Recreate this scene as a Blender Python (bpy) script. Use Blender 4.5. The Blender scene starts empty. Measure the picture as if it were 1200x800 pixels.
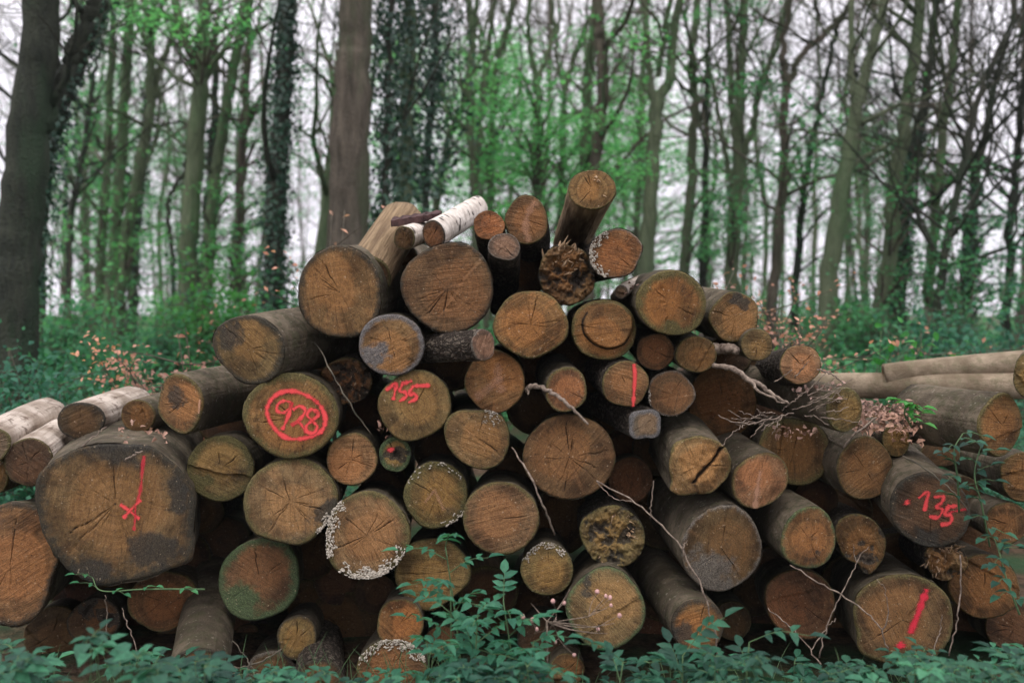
import bpy, math
import numpy as np
from mathutils import Matrix, Vector

scene = bpy.context.scene
COL = scene.collection
F = 1167.0                                   # focal length in photo pixels (1200 wide)
CAM = np.array([0.0, 0.0, 1.2])
PITCH = math.atan(35 / F)
FW = np.array([0, math.cos(PITCH), -math.sin(PITCH)])
UP = np.array([0, math.sin(PITCH), math.cos(PITCH)])
RT = np.array([1.0, 0, 0])

def ray(px, py):
    return FW + RT * ((px - 600) / F) + UP * (-(py - 400) / F)
def at(px, py, Y):
    d = ray(px, py)
    return CAM + d * (Y / d[1])
def nrm(v):
    return v / max(1e-9, np.linalg.norm(v))
def rng(seed):
    return np.random.default_rng(seed)

# ------------------------------------------------------------------ noise
def _hash(ix, iy, iz, s):
    h = (ix.astype(np.int64) * 374761393 + iy.astype(np.int64) * 668265263 + iz.astype(np.int64) * 2147483647 + s * 974634777) & 0xFFFFFFFF
    h = ((h ^ (h >> 13)) * 1274126177) & 0xFFFFFFFF
    h = h ^ (h >> 16)
    return (h & 0xFFFF) / 65535.0
def vnoise(x, y, z, s=0):
    ix, iy, iz = np.floor(x), np.floor(y), np.floor(z)
    fx, fy, fz = x - ix, y - iy, z - iz
    fx, fy, fz = [f * f * (3 - 2 * f) for f in (fx, fy, fz)]
    r = 0
    for a in (0, 1):
        for b in (0, 1):
            for c in (0, 1):
                w = (fx if a else 1 - fx) * (fy if b else 1 - fy) * (fz if c else 1 - fz)
                r = r + w * _hash(ix + a, iy + b, iz + c, s)
    return r * 2 - 1
def fbm(x, y, z, s=0, o=3):
    r = 0; a = 1.0; t = 0
    for k in range(o):
        r = r + a * vnoise(x, y, z, s + k * 17); t += a; a *= .5
        x, y, z = x * 2.03, y * 2.03, z * 2.03
    return r / t
def smooth(e0, e1, x):
    t = np.clip((x - e0) / (e1 - e0), 0, 1)
    return t * t * (3 - 2 * t)

# ------------------------------------------------------------------ mesh building
class MB:
    def __init__(self):
        self.v = []; self.f3 = []; self.f4 = []; self.n = 0; self.attr = {}
    def add(self, v, tris=None, quads=None, **attrs):
        v = np.asarray(v, float).reshape(-1, 3)
        if tris is not None and len(tris): self.f3.append(np.asarray(tris, np.int64).reshape(-1, 3) + self.n)
        if quads is not None and len(quads): self.f4.append(np.asarray(quads, np.int64).reshape(-1, 4) + self.n)
        for k, a in attrs.items():
            self.attr.setdefault(k, []).append(np.broadcast_to(np.asarray(a, float), (len(v),)))
        self.v.append(v); self.n += len(v)
    def build(self, name, mat, parent=None, origin=None, smooth_shade=True, matrix=None):
        me = bpy.data.meshes.new(name)
        v = np.concatenate(self.v) if self.v else np.zeros((0, 3))
        if origin is not None and matrix is None:
            v = v - np.asarray(origin)
        f3 = np.concatenate(self.f3) if self.f3 else np.zeros((0, 3), np.int64)
        f4 = np.concatenate(self.f4) if self.f4 else np.zeros((0, 4), np.int64)
        me.vertices.add(len(v)); me.vertices.foreach_set('co', v.ravel())
        nl = f3.size + f4.size
        me.loops.add(nl)
        me.loops.foreach_set('vertex_index', np.concatenate([f3.ravel(), f4.ravel()]).astype(np.int32))
        me.polygons.add(len(f3) + len(f4))
        st = np.concatenate([np.arange(len(f3)) * 3, f3.size + np.arange(len(f4)) * 4]).astype(np.int32)
        me.polygons.foreach_set('loop_start', st)
        me.polygons.foreach_set('use_smooth', np.full(len(st), smooth_shade))
        me.update(calc_edges=True)
        for k, a in self.attr.items():
            at_ = me.attributes.new(k, 'FLOAT', 'POINT')
            at_.data.foreach_set('value', np.concatenate(a).astype(np.float32))
        me.materials.append(mat)
        o = bpy.data.objects.new(name, me)
        COL.objects.link(o)
        if parent is not None:
            o.parent = parent
        if matrix is not None:
            o.matrix_basis = matrix
        elif origin is not None:
            loc = np.asarray(origin, float)
            if parent is not None: loc = loc - np.asarray(wloc(parent))
            o.location = loc
        return o

def wloc(o):
    l = Vector(o.location)
    while o.parent is not None:
        o = o.parent; l = l + Vector(o.location)
    return l

def tag(o, label=None, cat=None, group=None, kind=None):
    if label: o['label'] = label
    if cat: o['category'] = cat
    if group: o['group'] = group
    if kind: o['kind'] = kind
    return o
def empty(name, loc, label, cat, group=None):
    o = bpy.data.objects.new(name, None); COL.objects.link(o)
    o.empty_display_size = .1
    o.location = loc
    return tag(o, label, cat, group)

def tube(mb, pts, rad, sides=6, cap=True, rough=0, seed=0, **attrs):
    pts = np.asarray(pts, float); n = len(pts)
    rad = np.broadcast_to(np.asarray(rad, float), (n,))
    tan = np.gradient(pts, axis=0)
    tan /= np.maximum(1e-9, np.linalg.norm(tan, axis=1))[:, None]
    ref = np.array([1., 0, 0]) if abs(tan[0][0]) < .8 else np.array([0, 1., 0])
    th = np.arange(sides) * 2 * np.pi / sides
    V = np.zeros((n, sides, 3))
    a = nrm(np.cross(tan[0], ref))
    for i in range(n):
        a = nrm(a - tan[i] * np.dot(a, tan[i]))
        b = np.cross(tan[i], a)
        V[i] = pts[i] + rad[i] * (np.cos(th)[:, None] * a + np.sin(th)[:, None] * b)
    if rough:
        q = V.reshape(-1, 3)
        k = 1.0 / max(rad.max(), .01)
        d = fbm(q[:, 0] * k, q[:, 1] * k, q[:, 2] * k * .4, seed, 2).reshape(n, sides)
        c = pts[:, None, :]
        V = c + (V - c) * (1 + rough * d)[:, :, None]
    i, j = np.meshgrid(np.arange(n - 1), np.arange(sides), indexing='ij')
    j2 = (j + 1) % sides
    q = np.stack([i * sides + j, i * sides + j2, (i + 1) * sides + j2, (i + 1) * sides + j], -1).reshape(-1, 4)
    tr = []
    if cap:
        for base, rev in ((0, True), ((n - 1) * sides, False)):
            for k in range(1, sides - 1):
                t = (base, base + k, base + k + 1)
                tr.append(t[::-1] if rev else t)
    mb.add(V.reshape(-1, 3), tr, q, **attrs)

def spline(pts, n):
    pts = np.asarray(pts, float)
    if len(pts) < 3:
        t = np.linspace(0, 1, n)[:, None]
        return pts[0] * (1 - t) + pts[-1] * t
    P = np.vstack([2 * pts[0] - pts[1], pts, 2 * pts[-1] - pts[-2]])
    m = len(pts) - 1
    u = np.linspace(0, m - 1e-6, n)
    k = u.astype(int); t = (u - k)[:, None]
    p0, p1, p2, p3 = P[k], P[k + 1], P[k + 2], P[k + 3]
    return .5 * (2 * p1 + (p2 - p0) * t + (2 * p0 - 5 * p1 + 4 * p2 - p3) * t ** 2 + (3 * p1 - p0 - 3 * p2 + p3) * t ** 3)

def perp(N, r):
    a = r.normal(size=N.shape)
    a -= N * (a * N).sum(1)[:, None]
    return a / np.linalg.norm(a, axis=1)[:, None]

def leaves(mb, C, N, L, r, wid=.55, fine=False, D=None, fold=.18, curl=.1):
    """leaf blades at points C with normals N; L = blade length"""
    C = np.asarray(C, float); N = np.asarray(N, float)
    N = N / np.linalg.norm(N, axis=1)[:, None]
    n = len(C)
    if n == 0: return
    L = np.broadcast_to(np.asarray(L, float), (n,))[:, None]
    if D is None: D = perp(N, r)
    else:
        D = D - N * (D * N).sum(1)[:, None]; D = D / np.linalg.norm(D, axis=1)[:, None]
    S = np.cross(N, D); W = L * wid * .5
    if not fine:
        V = np.stack([C, C + D * L * .5 + S * W + N * L * fold * .5, C + D * L - N * L * curl, C + D * L * .5 - S * W + N * L * fold * .5], 1)
        q = np.arange(n)[:, None] * 4 + np.array([0, 1, 2, 3])
        mb.add(V.reshape(-1, 3), None, q)
    else:
        f = N * L * fold * .5; c = -N * L * curl
        V = np.stack([C, C + D * L * .3 + c * .1, C + D * L * .68 + c * .45, C + D * L + c,
                      C + D * L * .25 + S * W * .95 + f, C + D * L * .62 + S * W * .8 + f + c * .4,
                      C + D * L * .25 - S * W * .95 + f, C + D * L * .62 - S * W * .8 + f + c * .4], 1)
        b = np.arange(n)[:, None, None] * 8
        t = (b + np.array([[0, 1, 4], [0, 6, 1], [2, 3, 5], [2, 7, 3]])).reshape(-1, 3)
        q = (b + np.array([[1, 2, 5, 4], [1, 6, 7, 2]])).reshape(-1, 4)
        mb.add(V.reshape(-1, 3), t, q)

# ------------------------------------------------------------------ materials
class NT:
    def __init__(self, name):
        self.m = bpy.data.materials.new(name); self.m.use_nodes = True
        self.t = self.m.node_tree; self.t.nodes.clear()
        self.out = self.n('ShaderNodeOutputMaterial')
    def n(self, ty, **kw):
        o = self.t.nodes.new(ty)
        for k, v in kw.items():
            if k in o.inputs.keys() if isinstance(k, str) else False: pass
            setattr(o, k, v)
        return o
    def link(self, a, b): self.t.links.new(a, b)
    def put(self, sock, v):
        if hasattr(v, 'is_linked'): self.link(v, sock)
        else: sock.default_value = v
    def math(self, op, a, b=0.0, c=0.0, clamp=False):
        o = self.n('ShaderNodeMath', operation=op, use_clamp=clamp)
        self.put(o.inputs[0], a); self.put(o.inputs[1], b); self.put(o.inputs[2], c)
        return o.outputs[0]
    def ramp(self, x, lo, hi, a=0.0, b=1.0):
        o = self.n('ShaderNodeMapRange', interpolation_type='SMOOTHSTEP')
        self.put(o.inputs[0], x); o.inputs[1].default_value = lo; o.inputs[2].default_value = hi
        o.inputs[3].default_value = a; o.inputs[4].default_value = b
        return o.outputs[0]
    def mix(self, f, a, b, mode='MIX'):
        o = self.n('ShaderNodeMix', data_type='RGBA', blend_type=mode)
        self.put(o.inputs[0], f)
        for s, v in ((o.inputs[6], a), (o.inputs[7], b)):
            self.put(s, (*v, 1) if isinstance(v, tuple) and len(v) == 3 else v)
        return o.outputs[2]
    def noise(self, vec, scale, detail=3, rough=.55, dist=0):
        o = self.n('ShaderNodeTexNoise')
        if vec is not None: self.link(vec, o.inputs['Vector'])
        o.inputs['Scale'].default_value = scale; o.inputs['Detail'].default_value = detail
        o.inputs['Roughness'].default_value = rough; o.inputs['Distortion'].default_value = dist
        return o.outputs['Fac']
    def obj(self): return self.n('ShaderNodeTexCoord').outputs['Object']
    def scale(self, vec, s):
        o = self.n('ShaderNodeMapping'); self.link(vec, o.inputs[0]); o.inputs['Scale'].default_value = s
        return o.outputs[0]
    def attr(self, name, ty='GEOMETRY', out='Fac'):
        o = self.n('ShaderNodeAttribute', attribute_type=ty, attribute_name=name)
        return o.outputs[out]
    def island(self): return self.n('ShaderNodeNewGeometry').outputs['Random Per Island']
    def rand(self): return self.n('ShaderNodeObjectInfo').outputs['Random']
    def bump(self, h, strength=.5, dist=.01, normal=None):
        o = self.n('ShaderNodeBump'); o.inputs['Strength'].default_value = strength; o.inputs['Distance'].default_value = dist
        self.link(h, o.inputs['Height'])
        if normal is not None: self.link(normal, o.inputs['Normal'])
        return o.outputs[0]
    def bsdf(self, col, rough=.8, normal=None, spec=.3):
        o = self.n('ShaderNodeBsdfPrincipled')
        self.put(o.inputs['Base Color'], (*col, 1) if isinstance(col, tuple) else col)
        self.put(o.inputs['Roughness'], rough); o.inputs['Specular IOR Level'].default_value = spec
        if normal is not None: self.link(normal, o.inputs['Normal'])
        return o.outputs[0]
    def done(self, sh):
        self.link(sh, self.out.inputs['Surface']); return self.m

def mat_cut(name):
    T = NT(name); P = T.obj()
    sep = T.n('ShaderNodeSeparateXYZ'); T.link(P, sep.inputs[0])
    # each face reads its own wood tint from its object properties
    tint = T.attr('wood_tint', 'OBJECT', 'Color')
    rimcol = T.attr('rim_tint', 'OBJECT', 'Color')
    seed = T.math('MULTIPLY', T.rand(), 50.0)
    off = T.n('ShaderNodeVectorMath', operation='ADD'); T.link(P, off.inputs[0])
    cmb = T.n('ShaderNodeCombineXYZ'); T.link(seed, cmb.inputs[0]); T.link(seed, cmb.inputs[1]); T.link(cmb.outputs[0], off.inputs[1])
    Q = off.outputs[0]
    # flat (x,y) coordinate + polar direction
    flat = T.scale(P, (1, 1, 0))
    ln = T.n('ShaderNodeVectorMath', operation='LENGTH'); T.link(flat, ln.inputs[0]); r = ln.outputs['Value']
    un = T.n('ShaderNodeVectorMath', operation='NORMALIZE'); T.link(flat, un.inputs[0])
    ad = T.n('ShaderNodeVectorMath', operation='MULTIPLY_ADD'); T.link(un.outputs[0], ad.inputs[0]); ad.inputs[1].default_value = (1, 1, 1)
    c2 = T.n('ShaderNodeCombineXYZ'); T.link(T.math('MULTIPLY', r, 2.2), c2.inputs[2]); T.link(seed, c2.inputs[0]); T.link(c2.outputs[0], ad.inputs[2])
    radial = T.noise(ad.outputs[0], 11, 4, .65)
    radial2 = T.noise(ad.outputs[0], 3.2, 2, .5)
    low = T.noise(Q, 9, 4, .6, .4)
    mid = T.noise(Q, 38, 4, .65)
    fine = T.noise(Q, 260, 3, .7)
    # saw strokes: noise stretched along one local direction
    saw = T.noise(T.scale(Q, (14, 330, 1)), 1.0, 2, .6)
    saw2 = T.noise(T.scale(Q, (5, 90, 1)), 1.0, 3, .6, .3)
    wr = T.math('ADD', r, T.math('MULTIPLY', T.math('SUBTRACT', low, .5), .03))
    ring = T.math('SINE', T.math('MULTIPLY', wr, 900.0))
    ring = T.math('MULTIPLY_ADD', ring, .5, .5)
    ringlow = T.noise(None, 1); 
    cr = T.n('ShaderNodeCombineXYZ'); T.link(T.math('MULTIPLY', wr, 42.0), cr.inputs[0]); T.link(seed, cr.inputs[1])
    ringlow = T.noise(cr.outputs[0], 2.2, 3, .6)
    c = T.mix(T.ramp(low, .34, .66), T.mix(1.0, tint, (.48, .43, .38), 'MULTIPLY'), T.mix(1.0, tint, (1.25, 1.25, 1.2), 'MULTIPLY'))
    core = T.math('ADD', T.attr('core'), T.math('MULTIPLY', T.math('SUBTRACT', mid, .5), .8))
    c = T.mix(T.ramp(core, .2, .9, 0, .75), c, T.mix(1.0, tint, (1.72, 1.42, 1.15), 'MULTIPLY'))
    c = T.mix(T.ramp(radial2, .5, .75, 0, .38), c, T.mix(1.0, tint, (1.9, 1.62, 1.45), 'MULTIPLY'))
    c = T.mix(T.ramp(radial, .48, .28, 0, .55), c, (.05, .028, .014), 'MIX')
    c = T.mix(.42, c, T.mix(T.ramp(ringlow, .3, .7), (.5, .46, .42), (1.35, 1.32, 1.3)), 'MULTIPLY')
    c = T.mix(T.math('MULTIPLY', ring, .09), c, (.06, .035, .02))
    c = T.mix(T.ramp(saw2, .54, .74, 0, .42), c, T.mix(1.0, tint, (1.5, 1.45, 1.4), 'MULTIPLY'))
    c = T.mix(T.ramp(saw2, .45, .28, 0, .42), c, (.06, .035, .018))
    c = T.mix(T.ramp(fine, .35, .65, 0, .42), T.mix(1.0, c, (.55, .52, .5), 'MULTIPLY'), T.mix(1.0, c, (1.35, 1.35, 1.35), 'MULTIPLY'))
    # algae and weathering creeping in from the rim
    rim = T.attr('rim')
    rm = T.math('ADD', rim, T.math('MULTIPLY', T.math('SUBTRACT', mid, .5), 1.0))
    rm = T.math('ADD', rm, T.math('MULTIPLY', T.math('SUBTRACT', radial, .5), .6))
    rc = T.mix(T.ramp(fine, .3, .7), T.mix(1.0, rimcol, (.45, .45, .45), 'MULTIPLY'), T.mix(1.0, rimcol, (1.7, 1.7, 1.6), 'MULTIPLY'))
    c = T.mix(T.ramp(rm, .22, .8, 0, .9), c, rc)
    st = T.math('ADD', T.attr('stain'), T.math('MULTIPLY', T.math('SUBTRACT', mid, .5), 1.1))
    c = T.mix(T.ramp(st, .35, 1.0, 0, .85), c, T.mix(T.ramp(fine, .3, .7), (.012, .011, .010), (.06, .055, .045)))
    # small dark pits and pale flecks
    fl = T.noise(Q, 120, 2, .5)
    c = T.mix(T.ramp(fl, .66, .76, 0, .5), c, (.5, .38, .26))
    c = T.mix(T.ramp(fl, .33, .24, 0, .8), c, (.02, .013, .008))
    crack_shade = T.attr('crack')
    c = T.mix(T.ramp(crack_shade, .2, .8, 0, .92), c, (.012, .008, .006))  # dark cracks, plus the shade painted beside hinge steps
    h = T.math('ADD', T.math('MULTIPLY', saw, .7), T.math('ADD', T.math('MULTIPLY', fine, .9), T.math('MULTIPLY', radial, .8)))
    h = T.math('ADD', h, T.math('ADD', T.math('MULTIPLY', mid, 1.4), T.math('MULTIPLY', saw2, 1.6)))
    nb = T.bump(h, .6, .006)
    return T.done(T.bsdf(c, .82, nb, .25))

def mat_bark(name, kind):
    T = NT(name); P = T.obj()
    seed = T.math('MULTIPLY', T.rand(), 40.0)
    off = T.n('ShaderNodeVectorMath', operation='ADD'); T.link(P, off.inputs[0])
    cmb = T.n('ShaderNodeCombineXYZ'); T.link(seed, cmb.inputs[0]); T.link(seed, cmb.inputs[2]); T.link(cmb.outputs[0], off.inputs[1])
    Q = off.outputs[0]
    low = T.noise(Q, 5, 4, .6); mid = T.noise(Q, 26, 4, .65); fine = T.noise(Q, 160, 4, .7)
    lon = T.noise(T.scale(Q, (55, 55, 4)), 1, 4, .65)
    rng_ = T.noise(T.scale(Q, (5, 5, 60)), 1, 3, .6)
    if kind == 'beech':
        c = T.mix(T.ramp(low, .35, .68), (.062, .048, .032), (.21, .168, .118))
        c = T.mix(T.ramp(mid, .47, .62, 0, .7), c, (.075, .072, .038)); c = T.mix(T.ramp(T.noise(Q, 13, 5, .7, .8), .55, .66, 0, .6), c, (.055, .042, .03))
        c = T.mix(T.ramp(rng_, .58, .75, 0, .4), c, (.07, .05, .035))
        c = T.mix(T.ramp(fine, .42, .28, 0, .7), c, (.045, .033, .024))
        c = T.mix(T.ramp(T.noise(Q, 60, 2), .64, .72, 0, .6), c, (.33, .29, .235))
        h = T.math('ADD', T.math('MULTIPLY', mid, 1.8), T.math('ADD', fine, T.math('MULTIPLY', rng_, .8))); hs = .9; hd = .013
    elif kind == 'pale':
        c = T.mix(T.ramp(low, .35, .65), (.27, .215, .17), (.55, .475, .41))
        c = T.mix(T.ramp(lon, .5, .7, 0, .6), c, (.12, .08, .055)); c = T.mix(T.ramp(T.noise(Q, 12, 5, .7, 1.0), .55, .64, 0, .85), c, (.11, .07, .05))
        c = T.mix(T.ramp(fine, .42, .28, 0, .7), c, (.07, .045, .03))
        h = T.math('ADD', T.math('MULTIPLY', lon, 1.5), fine); hs = .5; hd = .006
    elif kind == 'peeled':
        c = T.mix(T.ramp(low, .35, .65), (.14, .105, .068), (.36, .285, .205))
        c = T.mix(T.ramp(mid, .48, .66, 0, .55), c, (.15, .14, .08))
        c = T.mix(T.ramp(lon, .5, .7, 0, .45), c, (.14, .10, .065))
        c = T.mix(T.ramp(fine, .42, .28, 0, .7), c, (.05, .035, .025))
        h = T.math('ADD', T.math('MULTIPLY', mid, 1.5), fine); hs = .7; hd = .008
    elif kind == 'split':
        c = T.mix(T.ramp(lon, .35, .65), (.13, .085, .048), (.29, .205, .12))
        c = T.mix(T.ramp(low, .5, .7, 0, .6), c, (.13, .08, .045))
        c = T.mix(T.ramp(fine, .4, .28, 0, .6), c, (.05, .032, .02))
        h = T.math('ADD', T.math('MULTIPLY', lon, 2.5), fine); hs = .7; hd = .008
    elif kind == 'birch':
        eye = T.noise(T.scale(Q, (20, 20, 26)), 1, 2, .5)
        c = T.mix(T.ramp(mid, .35, .7), (.46, .40, .35), (.72, .66, .60))
        c = T.mix(T.ramp(T.noise(T.scale(Q, (14, 14, 120)), 1, 2), .6, .72, 0, .8), c, (.10, .075, .06))
        c = T.mix(T.ramp(eye, .59, .66, 0, .92), c, (.05, .036, .03))
        h = T.math('ADD', mid, fine); hs = .4; hd = .005
    else:  # rough
        vo = T.n('ShaderNodeTexVoronoi', feature='DISTANCE_TO_EDGE'); wv = T.n('ShaderNodeTexNoise'); T.link(Q, wv.inputs['Vector']); wv.inputs['Scale'].default_value = 40; wv.inputs['Detail'].default_value = 3
        wm = T.n('ShaderNodeVectorMath', operation='MULTIPLY_ADD'); T.link(wv.outputs['Color'], wm.inputs[0]); wm.inputs[1].default_value = (.035, .035, .05); T.link(T.scale(Q, (1, 1, .4)), wm.inputs[2])
        T.link(wm.outputs[0], vo.inputs['Vector']); vo.inputs['Scale'].default_value = 58
        pl = T.ramp(vo.outputs['Distance'], 0.02, .28)
        c = T.mix(pl, (.035, .026, .02), T.mix(T.ramp(mid, .35, .65), (.085, .065, .05), (.19, .155, .12)))
        c = T.mix(T.ramp(low, .55, .7, 0, .5), c, (.07, .075, .04))
        h = T.math('ADD', T.math('MULTIPLY', pl, 2.0), fine); hs = .9; hd = .012
    return T.done(T.bsdf(c, .85, T.bump(h, hs, hd), .2))

def mat_tree(name, kind):
    T = NT(name); P = T.obj()
    low = T.noise(T.scale(P, (2.2, 2.2, .5)), 1, 4, .6)
    mid = T.noise(T.scale(P, (13, 13, 2.4)), 1, 5, .72, .4)
    fine = T.noise(P, 45, 3, .7)
    rnd = T.rand()
    if kind == 'mossy':
        a, b, moss = (.080, .115, .062), (.19, .235, .135), (.085, .175, .068)  # mossy greens, lightened a little to paint in a hazy look
    elif kind == 'grey':
        a, b, moss = (.055, .046, .036), (.19, .155, .122), (.075, .10, .05)
    else:
        a, b, moss = (.020, .026, .021), (.055, .062, .045), (.024, .052, .027)
    c = T.mix(T.ramp(mid, .3, .7), a, b)
    c = T.mix(T.ramp(low, .46, .6, 0, .8), c, moss)
    c = T.mix(T.ramp(rnd, 0, 1, 0, .35), c, (.10, .09, .07))
    c = T.mix(T.ramp(fine, .42, .25, 0, .7), c, (.02, .02, .014))
    h = T.math('ADD', T.math('MULTIPLY', mid, 2), fine)
    return T.done(T.bsdf(c, .9, T.bump(h, .9, .04), .15))

def mat_leaf(name, a, b, trans=.35, rough=.55, spec=.3, vein=None):
    T = NT(name)
    i = T.island()
    c = T.mix(i, a, b)
    nz = T.noise(T.obj(), 1.6, 2)
    c = T.mix(T.ramp(nz, .35, .65), T.mix(1.0, c, (.65, .7, .75), 'MULTIPLY'), T.mix(1.0, c, (1.2, 1.15, 1.05), 'MULTIPLY'))
    c = T.mix(T.ramp(T.noise(T.obj(), 90, 3), .3, .7), T.mix(1.0, c, (.8, .8, .8), 'MULTIPLY'), T.mix(1.0, c, (1.15, 1.15, 1.15), 'MULTIPLY'))
    p = T.bsdf(c, rough, None, spec)
    tr = T.n('ShaderNodeBsdfTranslucent'); T.link(T.mix(1.0, c, (1.3, 1.35, .9), 'MULTIPLY'), tr.inputs[0])
    mx = T.n('ShaderNodeMixShader'); mx.inputs[0].default_value = trans
    T.link(p, mx.inputs[1]); T.link(tr.outputs[0], mx.inputs[2])
    return T.done(mx.outputs[0])

def mat_plain(name, a, b, sc=60, rough=.8, bump=.4, stretch=(1, 1, 1)):
    T = NT(name); P = T.scale(T.obj(), stretch)
    n = T.noise(P, sc, 4, .65)
    c = T.mix(T.ramp(n, .32, .68), a, b)
    return T.done(T.bsdf(c, rough, T.bump(n, bump, .005), .25))

def mat_paint(name, col):
    T = NT(name)
    e = T.attr('edge')
    n = T.noise(T.obj(), 420, 3, .7); n2 = T.noise(T.obj(), 60, 2)
    a = T.math('ADD', e, T.math('MULTIPLY', T.math('SUBTRACT', n, .5), .7))
    a = T.math('ADD', a, T.math('MULTIPLY', T.math('SUBTRACT', n2, .5), .5))
    al = T.math('MULTIPLY', T.math('MULTIPLY', T.ramp(a, .12, 1.0), T.ramp(T.noise(T.obj(), 700, 2), .2, .5, .55, .95)), T.attr('cover'))
    p = T.bsdf(T.mix(n, col, tuple(min(1, v * 1.15 + .02) for v in col)), .85, T.bump(n, .8, .006), .1)
    tr = T.n('ShaderNodeBsdfTransparent'); mx = T.n('ShaderNodeMixShader')
    T.link(al, mx.inputs[0]); T.link(tr.outputs[0], mx.inputs[1]); T.link(p, mx.inputs[2])
    return T.done(mx.outputs[0])

M = {
    'cut': mat_cut('sawn wood'),
    'beech': mat_bark('beech bark', 'beech'), 'pale': mat_bark('bleached bark', 'pale'),
    'peeled': mat_bark('weathered peeled log', 'peeled'), 'split': mat_bark('bare split wood', 'split'), 'birch': mat_bark('birch bark', 'birch'),
    'rough': mat_bark('rough dark bark', 'rough'),
    'mossy': mat_tree('mossy tree bark', 'mossy'), 'grey': mat_tree('grey tree bark', 'grey'), 'dark': mat_tree('dark tree bark', 'dark'),
    'spring': mat_leaf('fresh spring leaf', (.075, .34, .13), (.16, .50, .19), .55),
    'green': mat_leaf('woodland leaf', (.045, .21, .095), (.10, .34, .15), .5),
    'teal': mat_leaf('cool green leaf', (.03, .14, .085), (.075, .26, .15), .42),
    'floor': mat_leaf('vignette darkened ground leaf', (.010, .050, .034), (.032, .13, .075), .3),  # darker copy of the cool green leaf, vignette shading put into its colour
    'ivy': mat_leaf('ivy leaf', (.012, .050, .032), (.030, .10, .058), .2, .4, .5),
    'bright': mat_leaf('bright green leaf', (.045, .24, .045), (.08, .33, .07), .4),
    'dry': mat_leaf('dry beech leaf', (.45, .19, .13), (.68, .38, .29), .35, .7),
    'litter': mat_leaf('leaf litter', (.22, .12, .09), (.48, .30, .24), .1, .8),
    'twig': mat_plain('pale dead twig', (.085, .062, .048), (.27, .21, .165), 60),
    'twigdark': mat_plain('dark twig', (.05, .045, .034), (.13, .11, .08), 30),
    'stem': mat_plain('green stem', (.05, .10, .045), (.10, .16, .07), 30),
    'fungus': mat_plain('pale crust fungus', (.20, .165, .125), (.62, .56, .48), 140, .8, .8),
    'berry': mat_plain('pink seed head', (.40, .22, .20), (.62, .38, .35), 120, .7),
    'paint': mat_paint('red forestry paint', (.95, .085, .09)),
    'paintdim': mat_paint('faded red forestry paint', (.70, .03, .06)),
    'scar': mat_paint('pale torn wood', (.55, .30, .19)),
    'splinter': mat_plain('torn wood splinter', (.22, .13, .07), (.55, .39, .25), 70, .8, .6, (1, 1, .15)),
    'slab': mat_plain('dark reddish bark slab', (.03, .016, .016), (.085, .045, .042), 40),
}
# ------------------------------------------------------------------ the logs
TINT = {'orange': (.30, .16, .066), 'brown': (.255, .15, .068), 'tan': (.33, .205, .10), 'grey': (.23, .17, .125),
        'dark': (.125, .08, .045), 'olive': (.245, .175, .075), 'umber': (.19, .11, .052)}  # dark tint also stands in for shade on ends set back
RIM = {'olive': (.085, .075, .030), 'green': (.055, .085, .040), 'black': (.030, .028, .022), 'grey': (.12, .105, .092), 'slate': (.112, .108, .114)}
FACES = {}

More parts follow.
